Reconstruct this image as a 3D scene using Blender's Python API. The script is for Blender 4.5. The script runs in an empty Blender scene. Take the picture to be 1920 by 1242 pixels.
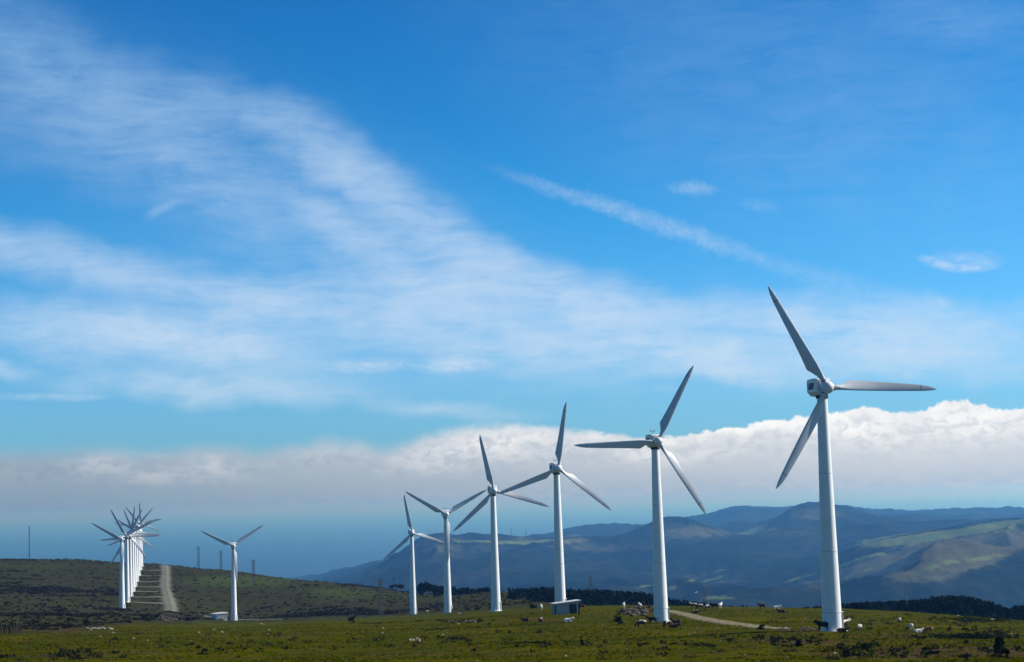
import bpy, math, random
import numpy as np
from mathutils import Vector, Matrix
random.seed(7); RNG = np.random.default_rng(11)
SC = bpy.context.scene; COL = SC.collection
rad = math.radians

# ------------------------------------------------------------------ camera model (photo 1920x1242)
FPX, CX, CY = 3200.0, 960.0, 621.0
PITCH = math.atan(319/3200); ROLL = 0.027
_R0 = np.array((1., 0, 0)); _U0 = np.array((0, -math.sin(PITCH), math.cos(PITCH))); _F = np.array((0, math.cos(PITCH), math.sin(PITCH)))
_RV = math.cos(ROLL)*_R0 - math.sin(ROLL)*_U0; _UV = math.sin(ROLL)*_R0 + math.cos(ROLL)*_U0

def ray(px, py):
    return _F + (px-CX)/FPX*_RV + (CY-py)/FPX*_UV
def P(px, py, Y):                       # point of the place seen at a photo position, at distance Y
    d = ray(px, py); return d*(Y/d[1])
def sky_ae(px, py):                     # compass direction and height above the horizon, in degrees
    d = ray(px, py); d = d/np.linalg.norm(d)
    return math.degrees(math.atan2(d[0], d[1])), math.degrees(math.asin(d[2]))
def proj(p):                            # world -> photo position (arrays)
    p = np.asarray(p); w = p @ _F
    return CX + FPX*(p @ _RV)/w, CY - FPX*(p @ _UV)/w

# ------------------------------------------------------------------ noise
def _h(i, j, s):
    n = (i.astype(np.int64)*374761393 + j.astype(np.int64)*668265263 + s*974634777) & 0xffffffff
    n = ((n ^ (n >> 13))*1274126177) & 0xffffffff
    return ((n ^ (n >> 16)) & 0xffff)/65535.0
def vnoise(x, y, s=0):
    xi = np.floor(x); yi = np.floor(y); fx = x-xi; fy = y-yi
    fx = fx*fx*(3-2*fx); fy = fy*fy*(3-2*fy)
    a = _h(xi, yi, s); b = _h(xi+1, yi, s); c = _h(xi, yi+1, s); d = _h(xi+1, yi+1, s)
    return (a*(1-fx)+b*fx)*(1-fy)+(c*(1-fx)+d*fx)*fy
def fbm(x, y, s=0, o=4):
    t = 0; a = .5
    for k in range(o):
        t = t+a*(vnoise(x, y, s+k)-.5); x = x*2.03+17.1; y = y*2.03+5.7; a *= .5
    return t

# ------------------------------------------------------------------ object helpers
def tag(o, label=None, cat=None, group=None, kind=None):
    if label: o['label'] = label
    if cat: o['category'] = cat
    if group: o['group'] = group
    if kind: o['kind'] = kind
    return o
def empty(name, loc, rz=0):
    o = bpy.data.objects.new(name, None); COL.objects.link(o); o.location = loc; o.rotation_euler = (0, 0, rz); o.empty_display_size = .5
    return o
def put(name, me, parent=None, loc=None):
    o = bpy.data.objects.new(name, me); COL.objects.link(o)
    if parent: o.parent = parent
    if loc is not None: o.location = loc
    return o
def mesh_np(name, V, F, mat=None, smooth=False):
    V = np.asarray(V, np.float32); F = np.asarray(F, np.int32); k = F.shape[1]
    me = bpy.data.meshes.new(name); me.vertices.add(len(V)); me.vertices.foreach_set('co', V.ravel())
    me.loops.add(F.size); me.loops.foreach_set('vertex_index', F.ravel())
    me.polygons.add(len(F)); me.polygons.foreach_set('loop_start', np.arange(0, F.size, k, dtype=np.int32))
    me.update(calc_edges=True)
    if smooth: me.polygons.foreach_set('use_smooth', np.ones(len(F), bool))
    if mat: me.materials.append(mat)
    me.validate(); return me
class MB:
    def __init__(s): s.v = []; s.f = []; s.m = []
    def add(s, vs, fs, mi=0, M=None):
        b = len(s.v)
        for v in vs:
            v = Vector(v); s.v.append(tuple(M @ v if M else v))
        for f in fs: s.f.append([b+i for i in f]); s.m.append(mi)
    def box(s, c, d, mi=0, M=None, bev=0):
        x, y, z = (q/2 for q in d); vs = [(c[0]+i*x, c[1]+j*y, c[2]+k*z) for i in (-1, 1) for j in (-1, 1) for k in (-1, 1)]
        s.add(vs, [(0, 1, 3, 2), (4, 6, 7, 5), (0, 4, 5, 1), (2, 3, 7, 6), (0, 2, 6, 4), (1, 5, 7, 3)], mi, M)
    def loft(s, rings, mi=0, cap=True, M=None):
        n = len(rings[0]); vs = [p for r in rings for p in r]; fs = []
        for k in range(len(rings)-1):
            for i in range(n):
                j = (i+1) % n; fs.append((k*n+i, k*n+j, (k+1)*n+j, (k+1)*n+i))
        if cap: fs.append(tuple(range(n))[::-1]); fs.append(tuple((len(rings)-1)*n+i for i in range(n)))
        s.add(vs, fs, mi, M)
    def lathe(s, prof, n=32, mi=0, M=None, axis='Z'):
        rings = []
        for r, z in prof:
            rg = []
            for i in range(n):
                t = 2*math.pi*i/n; a, b = r*math.cos(t), r*math.sin(t)
                rg.append((a, b, z) if axis == 'Z' else (z, a, b))
            rings.append(rg)
        s.loft(rings, mi, True, M)
    def tube(s, p0, p1, r0, r1=None, n=8, mi=0):
        r1 = r0 if r1 is None else r1; p0 = Vector(p0); p1 = Vector(p1); q = (p1-p0).to_track_quat('Z', 'Y')
        s.loft([[p+q @ Vector((r*math.cos(2*math.pi*i/n), r*math.sin(2*math.pi*i/n), 0)) for i in range(n)] for p, r in ((p0, r0), (p1, r1))], mi)
    def mesh(s, name, mats, smooth=False, angle=None):
        me = bpy.data.meshes.new(name); me.from_pydata(s.v, [], s.f)
        for m in (mats if isinstance(mats, (list, tuple)) else [mats]): me.materials.append(m)
        me.polygons.foreach_set('material_index', s.m)
        if smooth or angle: me.polygons.foreach_set('use_smooth', [True]*len(s.f))
        me.update()
        import bmesh
        bm = bmesh.new(); bm.from_mesh(me); bmesh.ops.recalc_face_normals(bm, faces=bm.faces); bm.to_mesh(me); bm.free()
        if angle: me.set_sharp_from_angle(angle=rad(angle))
        return me
    def build(s, name, mats, parent=None, smooth=False, angle=None, loc=None):
        return put(name, s.mesh(name, mats, smooth, angle), parent, loc)

# ------------------------------------------------------------------ node helpers
class NT:
    def __init__(s, nt): s.t = nt
    def node(s, t, **kw):
        n = s.t.nodes.new(t)
        for k, v in kw.items(): setattr(n, k, v)
        return n
    def plug(s, sock, v):
        if v is None: return
        if hasattr(v, 'is_output'): s.t.links.new(v, sock)
        else:
            if isinstance(v, (tuple, list)) and sock.type == 'RGBA' and len(v) == 3: v = (*v, 1)
            sock.default_value = v
    def m(s, op, a, b=None, c=None, clamp=False):
        n = s.node('ShaderNodeMath', operation=op, use_clamp=clamp)
        for i, v in enumerate((a, b, c)): s.plug(n.inputs[i], v)
        return n.outputs[0]
    def vm(s, op, a, b=None, scale=None):
        n = s.node('ShaderNodeVectorMath', operation=op); s.plug(n.inputs[0], a); s.plug(n.inputs[1], b)
        if scale is not None: s.plug(n.inputs['Scale'], scale)
        return n.outputs['Value'] if op in ('LENGTH', 'DOT_PRODUCT', 'DISTANCE') else n.outputs[0]
    def rng(s, v, a, b, c=0., d=1., smooth=False):
        n = s.node('ShaderNodeMapRange', interpolation_type='SMOOTHSTEP' if smooth else 'LINEAR')
        for i, x in enumerate((v, a, b, c, d)): s.plug(n.inputs[i], x)
        return n.outputs[0]
    def mix(s, f, a, b, blend='MIX'):
        n = s.node('ShaderNodeMix', data_type='RGBA', blend_type=blend); s.plug(n.inputs['Factor'], f)
        s.plug(n.inputs[6], a); s.plug(n.inputs[7], b); return n.outputs[2]
    def noise(s, vec, scale, detail=4, rough=.55, dist=0., col=False, lac=2.):
        n = s.node('ShaderNodeTexNoise'); s.plug(n.inputs['Vector'], vec)
        for k, v in (('Scale', scale), ('Detail', detail), ('Roughness', rough), ('Distortion', dist), ('Lacunarity', lac)): s.plug(n.inputs[k], v)
        return n.outputs['Color' if col else 'Fac']
    def mapping(s, vec, loc=(0, 0, 0), rot=(0, 0, 0), scale=(1, 1, 1), kind='POINT'):
        n = s.node('ShaderNodeMapping', vector_type=kind); s.plug(n.inputs[0], vec)
        for i, v in enumerate((loc, rot, scale)): n.inputs[i+1].default_value = v
        return n.outputs[0]
    def ramp(s, f, stops, interp='LINEAR'):
        n = s.node('ShaderNodeValToRGB'); s.plug(n.inputs[0], f); cr = n.color_ramp; cr.interpolation = interp
        while len(cr.elements) < len(stops): cr.elements.new(.5)
        for e, (p, c) in zip(cr.elements, stops): e.position = p; e.color = (*c, 1)
        return n.outputs[0]
def lin(*c): return tuple((v/255/12.92 if v <= 10 else ((v/255+.055)/1.055)**2.4) for v in c)
def material(name, rough=.8, spec=.3):
    m = bpy.data.materials.new(name); m.use_nodes = True; n = NT(m.node_tree); b = m.node_tree.nodes['Principled BSDF']
    b.inputs['Roughness'].default_value = rough; b.inputs['Specular IOR Level'].default_value = spec
    return m, n, b
def noisy(name, c0, c1, scale, rough=.85, spec=.2, detail=5, lo=.35, hi=.65, bump=0., coord='Object', stretch=(1, 1, 1), metallic=0):
    m, n, b = material(name, rough, spec); tc = n.node('ShaderNodeTexCoord').outputs[coord]
    if stretch != (1, 1, 1): tc = n.mapping(tc, scale=stretch)
    f = n.noise(tc, scale, detail, .6); n.plug(b.inputs['Base Color'], n.mix(n.rng(f, lo, hi), c0, c1)); b.inputs['Metallic'].default_value = metallic
    if bump:
        bp = n.node('ShaderNodeBump'); bp.inputs['Strength'].default_value = bump; n.plug(bp.inputs['Height'], f); n.plug(b.inputs['Normal'], bp.outputs[0])
    return m

# ------------------------------------------------------------------ ground heights
# each column: photo x, then (distance, photo y of the ground there); the last pair is the crest, after that the land falls away
COLS = [
 (-260, [(150,1300),(200,1247),(250,1220),(330,1198),(420,1186),(500,1172),(600,1158),(720,1143),(837,1130),(1000,1108),(1200,1078),(1350,1058),(1450,1052)], None),
 (0,   [(150,1294),(200,1243),(250,1217),(330,1195),(420,1184),(500,1171),(600,1158),(720,1144),(837,1131),(1000,1105),(1200,1075),(1350,1055),(1470,1048)], None),
 (120, [(150,1292),(200,1241),(250,1215),(330,1193),(420,1182),(500,1170),(600,1159),(720,1147),(837,1135),(1000,1110),(1200,1078),(1350,1056),(1470,1049)], None),
 (229, [(150,1290),(200,1240),(250,1213),(330,1190),(420,1177),(500,1168),(600,1160),(720,1151),(837,1143),(899,1129),(960,1121),(1025,1109),(1085,1101),(1145,1092),(1215,1079),(1290,1068),(1361,1062),(1450,1055)], None),
 (320, [(150,1290),(200,1240),(250,1212),(330,1189),(420,1177),(500,1170),(600,1163),(720,1156),(837,1146),(950,1124),(1050,1108),(1150,1093),(1250,1077),(1361,1063),(1420,1059)], None),
 (440, [(150,1288),(200,1237),(250,1211),(330,1188),(420,1177),(500,1173),(600,1170),(720,1168),(786,1166),(850,1158),(950,1136),(1050,1112),(1200,1086),(1310,1070)], None),
 (600, [(150,1287),(200,1237),(250,1207),(330,1183),(420,1170),(500,1165),(600,1163),(720,1160),(800,1155),(900,1135),(1000,1116),(1100,1101),(1200,1091)], None),
 (700, [(150,1286),(200,1236),(250,1205),(330,1181),(420,1168),(500,1162),(600,1160),(720,1157),(800,1150),(900,1132),(1000,1117),(1120,1103)], None),
 (775, [(150,1285),(200,1235),(250,1202),(330,1178),(420,1165),(500,1160),(600,1157),(720,1154),(800,1146),(900,1130),(1000,1119),(1100,1112)], None),
 (840, [(150,1284),(200,1233),(250,1200),(330,1175),(420,1161),(500,1155),(595,1150),(720,1143),(850,1128),(1000,1116)], None),
 (930, [(150,1282),(200,1230),(250,1197),(330,1171),(420,1155),(490,1146),(600,1139),(700,1129),(850,1114),(960,1107)], None),
 (1010,[(150,1279),(200,1227),(250,1195),(330,1168),(415,1149),(480,1140),(600,1134),(700,1128),(820,1115)], None),
 (1060,[(150,1277),(200,1225),(250,1193),(330,1165),(415,1144),(480,1136),(600,1132),(650,1131)], (800, 1142)),
 (1150,[(150,1274),(200,1222),(250,1190),(327,1166),(400,1147),(480,1135)], (800, 1146)),
 (1240,[(150,1270),(200,1219),(250,1188),(327,1166),(400,1147),(480,1136)], (800, 1152)),
 (1400,[(150,1262),(200,1211),(250,1181),(300,1166),(400,1145),(460,1138)], (800, 1158)),
 (1561,[(150,1254),(200,1206),(242,1183),(300,1165),(400,1145),(450,1139)], (700, 1150)),
 (1750,[(150,1246),(200,1202),(242,1187),(300,1171),(350,1159),(400,1151)], (680, 1148)),
 (1920,[(150,1242),(200,1207),(242,1192),(300,1178),(350,1166)], (680, 1160)),
 (2200,[(150,1235),(200,1202),(242,1188),(300,1176),(350,1166)], (680, 1165)),
]
GY = np.concatenate([[0, 15, 40, 75, 110], np.geomspace(150, 1800, 90), [2000, 2300, 2700, 3300, 4200, 6000, 9000]])
GQ = np.linspace(-.42, .42, 420)
def _ground_table():
    cq = []; cz = []
    for px, pts, hump in COLS:
        ys = [0., 60.]; zs = [-1.75, -6.2]; qs = [P(px, 1170, 300)[0]/300]
        for Y, py in pts:
            p = P(px, py, Y); ys.append(Y); zs.append(p[2])
        Yc, zc = ys[-1], zs[-1]; slope = (zs[-1]-zs[-2])/(ys[-1]-ys[-2])
        if hump:
            zh = P(px, hump[1], hump[0])[2]; ys += [Yc+60, (Yc+hump[0])/2+40, hump[0], hump[0]+160]; zs += [zc-4.5, min(zc, zh)-6, zh, zh-14]; Yc, zc = ys[-1], zs[-1]
        else:
            ys += [Yc+60, Yc+160]; zs += [zc+min(slope, 0)*30-1.5, zc-9]; Yc, zc = ys[-1], zs[-1]
        for dY, dz in ((250, -40), (700, -150), (1400, -330), (2600, -520), (5200, -640), (9000, -660)): ys.append(Yc+dY); zs.append(zc+dz)
        cq.append(qs[0]); cz.append(np.interp(GY, ys, zs))
    cq = np.array(cq); cz = np.array(cz)                       # cols x GY
    T = np.empty((len(GQ), len(GY)))
    for j in range(len(GY)): T[:, j] = np.interp(GQ, cq, cz[:, j])
    k = np.exp(-.5*(np.arange(-9, 10)/3.6)**2); k /= k.sum()
    T = np.apply_along_axis(lambda a: np.convolve(np.pad(a, 9, 'edge'), k, 'valid'), 0, T)
    k2 = np.array([.25, .5, .25])
    T2 = np.apply_along_axis(lambda a: np.convolve(np.pad(a, 1, 'edge'), k2, 'valid'), 1, T); T2[:, :6] = T[:, :6]
    return T2
GT = _ground_table()
def g0(x, y):
    x = np.asarray(x, float); y = np.asarray(y, float); r = np.hypot(x, y); az = np.clip(np.arctan2(x, y), -.39, .39)
    Y = np.clip(r*np.cos(az), 0, GY[-1]-1); q = np.clip(np.tan(az), GQ[0], GQ[-1]-1e-6)
    i = (q-GQ[0])/(GQ[1]-GQ[0]); i0 = np.clip(i.astype(int), 0, len(GQ)-2); fi = i-i0
    j0 = np.clip(np.searchsorted(GY, Y, 'right')-1, 0, len(GY)-2); fj = (Y-GY[j0])/(GY[j0+1]-GY[j0])
    return (GT[i0, j0]*(1-fj)+GT[i0, j0+1]*fj)*(1-fi)+(GT[i0+1, j0]*(1-fj)+GT[i0+1, j0+1]*fj)*fi
FLAT = []                                # (x, y, radius): level spots under turbines, huts and tracks
def bumps(x, y):
    r = np.hypot(x, y)
    a = np.interp(r, [0, 100, 350, 600, 1500, 2500], [.3, .5, .6, 1.1, 2.2, 6])
    b = a*(fbm(x/38, y/38, 3, 3)*1.1+fbm(x/9, y/9, 9, 3)*.55)+fbm(x/2.2, y/2.2, 21, 3)*np.interp(r, [0, 500, 900], [.28, .25, 0])
    if FLAT:
        k = np.ones_like(b)
        for fx, fy, fr in FLAT: k = np.minimum(k, np.clip((np.hypot(x-fx, y-fy)-fr)/(fr*1.2), 0, 1))
        b = b*k
    return b
def g(x, y): return g0(x, y)+bumps(np.asarray(x, float), np.asarray(y, float))
def hit(px, py, y0=120, y1=1700):        # where the sight line through a photo position meets the ground
    d = ray(px, py); d = d/d[1]; Ys = np.arange(y0, y1, .5)
    below = d[2]*Ys <= g(d[0]*Ys, Ys); k = int(np.argmax(below)) if below.any() else len(Ys)-1
    Y = Ys[k]; return np.array((d[0]*Y, Y, float(g(d[0]*Y, Y))))
def on(px, Y, py=1150):                  # ground point at photo x and distance Y
    x = P(px, py, Y)[0]; return np.array((x, Y, float(g(x, Y))))

TURB = [  # photo x of base, distance, rotor angle, photo x/y of base, label
 (1561, 242, 0.8, 1183, 'tallest and nearest white wind turbine, standing at right with a black cow at its foot'),
 (1240, 327, 63, 1166, 'white wind turbine with one blade pointing level left and three grazing cows at its foot'),
 (1051, 418, 82, 1143, 'white wind turbine rising directly behind the grey hut, one blade nearly upright'),
 (930, 490, 104, 1146, 'white wind turbine left of the grey hut, overlapped by its neighbour turbine\'s blade'),
 (840, 597, 31, 1150, 'white wind turbine with Y shaped rotor in front of the dark pine grove'),
 (775, 722, 102, 1153, 'smaller white wind turbine at the left end of the dark pine grove'),
 (439, 784, 35, 1165, 'lone white wind turbine with Y shaped rotor beside the small white hut'),
 (229, 837, 31.5, 1143, 'frontmost white wind turbine of the long receding row on the left hill'),
 (238.4, 899, 1, 1129, 'second white wind turbine from the front of the receding row on the left hill'),
 (244.2, 960, 67, 1121, 'third white wind turbine from the front of the receding row on the left hill'),
 (248.6, 1025, 86, 1109, 'fourth white wind turbine from the front of the receding row on the left hill'),
 (252.4, 1085, 115, 1101, 'fifth white wind turbine from the front of the receding row on the left hill'),
 (256.0, 1145, 29, 1092, 'sixth white wind turbine from the front of the receding row on the left hill'),
 (259.3, 1215, 52, 1078, 'seventh white wind turbine from the front of the receding row on the left hill'),
 (262.2, 1290, 10, 1067, 'eighth white wind turbine from the front of the receding row on the left hill'),
 (264.8, 1361, 95, 1062, 'rearmost white wind turbine of the receding row, beside the hill crest'),
]
for px, Y, a, py, l in TURB:
    p = P(px, py, Y); FLAT.append((p[0], p[1], 3+Y/300))
HUT1 = P(1061, 1150, 385); HUT2 = P(411, 1162, 770)
FLAT += [(HUT1[0], HUT1[1], 6), (HUT2[0], HUT2[1], 7)]
for t in np.linspace(0, 1, 12): FLAT.append((*P(1255+215*t, 1148+32*t, 430-170*t**.8)[:2], 4))

# ------------------------------------------------------------------ materials
def m_ground():
    m, n, b = material('ground', .95, 0); pos = n.node('ShaderNodeNewGeometry').outputs['Position']
    at = n.node('ShaderNodeAttribute', attribute_name='cover'); sep = n.node('ShaderNodeSeparateColor'); n.plug(sep.inputs[0], at.outputs['Color'])
    heath, dry, fine = sep.outputs[0], sep.outputs[1], sep.outputs[2]
    big = n.noise(pos, .035, 4, .6); mid = n.noise(pos, .22, 5, .62); sm = n.noise(pos, 1.3, 4, .65); tiny = n.noise(pos, 5, 2, .6)
    gr = n.mix(n.rng(big, .38, .62), (.034, .05, .0), (.066, .064, .0))
    gr = n.mix(n.rng(mid, .42, .66, 0, .75), gr, (.08, .062, .002))
    gr = n.mix(n.rng(sm, .5, .68, 0, .75), gr, (.017, .027, .006))
    gr = n.mix(n.rng(n.m('ADD', mid, n.m('MULTIPLY', sm, .35)), .74, .83, 0, .8), gr, (.042, .024, .012))
    gr = n.mix(fine, gr, n.mix(n.rng(mid, .35, .65), (.034, .056, .014), (.058, .070, .026)))
    he = n.mix(n.rng(mid, .36, .62), (.042, .046, .018), (.080, .074, .032))
    he = n.mix(n.rng(n.m('ADD', n.m('MULTIPLY', sm, .5), n.m('MULTIPLY', mid, .6)), .5, .62), he, (.010, .010, .010))
    he = n.mix(n.rng(big, .5, .66, 0, .7), he, (.040, .048, .016))
    gt = n.noise(pos, .5, 4, .75); he = n.mix(n.rng(gt, .47, .62, 0, .7), he, (.011, .010, .009)); he = n.mix(n.rng(n.noise(pos, .62, 3, .7, .5), .64, .7, 0, .8), he, (.13, .115, .09))
    hf = n.rng(n.m('ADD', heath, n.m('MULTIPLY', n.m('SUBTRACT', mid, .5), 1.3)), .3, .7, smooth=True)
    c = n.mix(hf, gr, he)
    df = n.rng(n.m('ADD', dry, n.m('MULTIPLY', n.m('SUBTRACT', sm, .5), 1.2)), .35, .75, smooth=True)
    c = n.mix(n.rng(n.noise(pos, .09, 4, .6, .4), .48, .66, 0, .6), c, (.026, .03, .006))
    c = n.mix(df, c, n.mix(n.rng(tiny, .35, .65), (.035, .018, .011), (.085, .055, .032)))
    c = n.mix(n.rng(tiny, .3, .7, .25, 0), c, (.01, .012, .004))
    n.plug(b.inputs['Base Color'], c)
    bp = n.node('ShaderNodeBump'); bp.inputs['Strength'].default_value = .9; bp.inputs['Distance'].default_value = .25
    n.plug(bp.inputs['Height'], n.m('ADD', sm, n.m('MULTIPLY', tiny, .4))); n.plug(b.inputs['Normal'], bp.outputs[0]); return m
def m_hills():
    m, n, b = material('hill_cover', .95, 0); pos = n.node('ShaderNodeNewGeometry').outputs['Position']
    at = n.node('ShaderNodeAttribute', attribute_name='cover'); sep = n.node('ShaderNodeSeparateColor'); n.plug(sep.inputs[0], at.outputs['Color'])
    big = n.noise(pos, .0022, 5, .6); mid = n.noise(pos, .011, 5, .65); sm = n.noise(pos, .045, 4, .7)
    w = n.mix(n.rng(mid, .38, .62), (.002, .005, .006), (.008, .013, .010))  # wood colours kept darker, with cloud shadow over the hills put into them
    w = n.mix(n.rng(n.noise(pos, .026, 3, .7), .46, .6, 0, .7), w, (.018, .024, .015))
    w = n.mix(n.rng(big, .5, .62, 0, .8), w, (.02, .022, .016))
    w = n.mix(n.rng(sm, .48, .62, 0, .75), w, (.001, .003, .003))
    fld = n.mix(n.rng(mid, .4, .6), (.06, .10, .03), (.085, .105, .04))
    j = n.m('MULTIPLY', n.m('SUBTRACT', n.m('ADD', mid, sm), 1.), 1.3)
    c = n.mix(n.rng(n.m('ADD', sep.outputs[1], j), .35, .65, smooth=True), w, n.mix(n.rng(sm, .4, .62), (.068, .066, .038), (.033, .04, .025)))
    c = n.mix(n.rng(n.m('ADD', sep.outputs[0], j), .4, .6, smooth=True), c, fld)
    c = n.mix(n.rng(n.m('ADD', sep.outputs[2], j), .5, .7, smooth=True), c, (.5, .47, .42))
    n.plug(b.inputs['Base Color'], c); return m
M_ground = m_ground(); M_hills = m_hills()
def m_tower():
    m, n, b = material('white_tower_paint', .38, .5); o = n.node('ShaderNodeTexCoord').outputs['Object']
    st = n.noise(n.mapping(o, scale=(3, 3, .12)), 1.5, 5, .6); bl = n.noise(o, .6, 4, .6)
    c = n.mix(n.rng(st, .45, .75, 0, .5), (.80, .81, .79), (.6, .61, .58)); c = n.mix(n.rng(bl, .5, .8, 0, .35), c, (.56, .56, .5))
    n.plug(b.inputs['Base Color'], c); return m
M_tower = m_tower()
M_white = noisy('white_gelcoat', (.78, .79, .78), (.66, .67, .65), 1.2, .3, .5)
M_blade = noisy('blade_gelcoat', (.60, .62, .64), (.50, .52, .54), .9, .34, .5, stretch=(1, 1, .25))
M_seam = noisy('seam_grime', (.52, .53, .51), (.7, .71, .69), 2, .6)
M_dark = noisy('dark_rubber', (.03, .032, .035), (.05, .05, .055), 3, .6)
M_logo = noisy('logo_blue', (.035, .06, .10), (.05, .08, .13), 3, .5)
M_ring = noisy('logo_pale', (.16, .21, .26), (.22, .27, .31), 3, .5)
M_steel = noisy('galvanised_steel', (.03, .034, .04), (.07, .075, .08), 2, .55, .4, metallic=.3)
def m_track(name, c0, c1, verge):
    m, n, b = material(name, .95, 0); pos = n.node('ShaderNodeNewGeometry').outputs['Position']
    e = n.node('ShaderNodeAttribute', attribute_name='edge').outputs['Fac']; f = n.noise(pos, .5, 5, .65); f2 = n.noise(pos, 1.6, 3, .6)
    c = n.mix(n.rng(f, .35, .65), c0, c1); rut = n.m('ABSOLUTE', n.m('SUBTRACT', e, .48))
    c = n.mix(n.m('MULTIPLY', n.rng(rut, .15, .45, 0, .6), n.rng(f2, .35, .6)), c, verge)
    c = n.mix(n.rng(n.m('ADD', e, n.m('MULTIPLY', n.m('SUBTRACT', f, .5), 2.2)), .3, 1.0, smooth=True), c, verge)
    n.plug(b.inputs['Base Color'], c); return m
M_gravel = m_track('gravel', (.11, .095, .06), (.27, .24, .185), (.05, .05, .008))
M_worn = m_track('grassy_gravel', (.10, .105, .085), (.2, .2, .17), (.036, .034, .018))
M_bark = noisy('bark', (.045, .033, .024), (.10, .075, .055), 6, .9, .1, bump=.4, stretch=(1, 1, .3))
M_pine = noisy('pine_needles', (.006, .012, .007), (.018, .03, .013), .35, .8, 0)
M_wood = noisy('wood_foliage', (.006, .011, .008), (.015, .024, .014), .12, .85, 0)
M_heather = noisy('heather', (.011, .011, .008), (.036, .031, .019), .3, .9, 0)
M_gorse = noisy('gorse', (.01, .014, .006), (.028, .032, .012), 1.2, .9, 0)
M_grass = noisy('grass_blades', (.034, .052, .0), (.088, .08, .0), .12, .85, 0, detail=6)
M_stone = noisy('pale_granite', (.17, .15, .12), (.40, .36, .31), 2.5, .9, .15, bump=.5)
M_stone2 = noisy('dark_stone', (.035, .03, .026), (.11, .09, .07), 2, .9, .1, bump=.5)
M_post = noisy('weathered_timber', (.03, .024, .019), (.075, .06, .048), 3, .9, .1, stretch=(1, 1, .2))

# ------------------------------------------------------------------ the ground
def build_ground():
    az = np.concatenate([np.linspace(-180, -24, 40)[:-1], np.linspace(-24, -18.5, 40)[:-1], np.linspace(-18.5, 18.5, 640)[:-1], np.linspace(18.5, 24, 40)[:-1], np.linspace(24, 180, 40)])
    r = np.concatenate([[.5, 3, 8, 15, 25, 40, 60, 80], np.geomspace(100, 160, 40)[:-1], np.geomspace(160, 520, 260)[:-1], np.geomspace(520, 1750, 230)[:-1], np.geomspace(1750, 8500, 40)])
    A, R = np.meshgrid(np.radians(az), r, indexing='ij'); X = R*np.sin(A); Y = R*np.cos(A); Z = g(X, Y)
    V = np.stack([X, Y, Z], -1).reshape(-1, 3); n = len(r); i, j = np.meshgrid(np.arange(len(az)-1), np.arange(n-1), indexing='ij')
    b = (i*n+j).ravel(); F = np.stack([b, b+1, b+n+1, b+n], 1)
    me = mesh_np('ground', V, F, M_ground, True)
    f = V[:, 1] > 20; px = np.full(len(V), 960.); py = np.full(len(V), 1300.); px[f], py[f] = proj(V[f]); D = np.hypot(V[:, 0], V[:, 1])
    edge = np.interp(px, [0, 100, 230, 330, 500, 700, 850, 1000, 1300, 1920], [1186, 1186, 1172, 1168, 1166, 1158, 1148, 1138, 1128, 1128])
    heath = np.clip((edge-py)/10+.5+fbm(V[:, 0]/20, V[:, 1]/20, 5)*1.2, 0, 1)
    lush = np.exp(-((px-450)/130)**2-((py-1090)/13)**2)+.8*np.exp(-((px-640)/90)**2-((py-1112)/12)**2)+.6*np.exp(-((px-820)/120)**2-((py-1120)/8)**2)+.55*np.exp(-((px-60)/120)**2-((py-1062)/9)**2)
    heath = np.clip(heath-lush*.9, 0, 1)
    def blob(x, y, wx, wy): return np.exp(-((px-x)/wx)**2-((py-y)/wy)**2)
    dry = 1.*blob(1700, 1224, 230, 15)+.7*blob(1480, 1203, 120, 7)+.7*blob(90, 1180, 140, 8)+.7*blob(1480, 1182, 60, 3)+.6*blob(1700, 1190, 180, 4)+.6*blob(1020, 1163, 60, 4)+.6*blob(850, 1165, 60, 3)+.6*blob(1190, 1146, 40, 7)+.4*blob(700, 1215, 150, 5)+.5*blob(100, 1232, 120, 5)
    dry = np.where(D < 1500, dry, 0)+.55*np.clip(fbm(V[:, 0]/26, V[:, 1]/16, 31)*3.2, 0, 1)*(D < 450)
    ca = me.color_attributes.new('cover', 'FLOAT_COLOR', 'POINT')
    ca.data.foreach_set('color', np.stack([heath, np.clip(dry, 0, 1), np.clip((D-420)/350, 0, 1), np.ones_like(heath)], 1).astype(np.float32).ravel())
    return tag(put('ground', me), kind='structure')
GROUND = build_ground()

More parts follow.
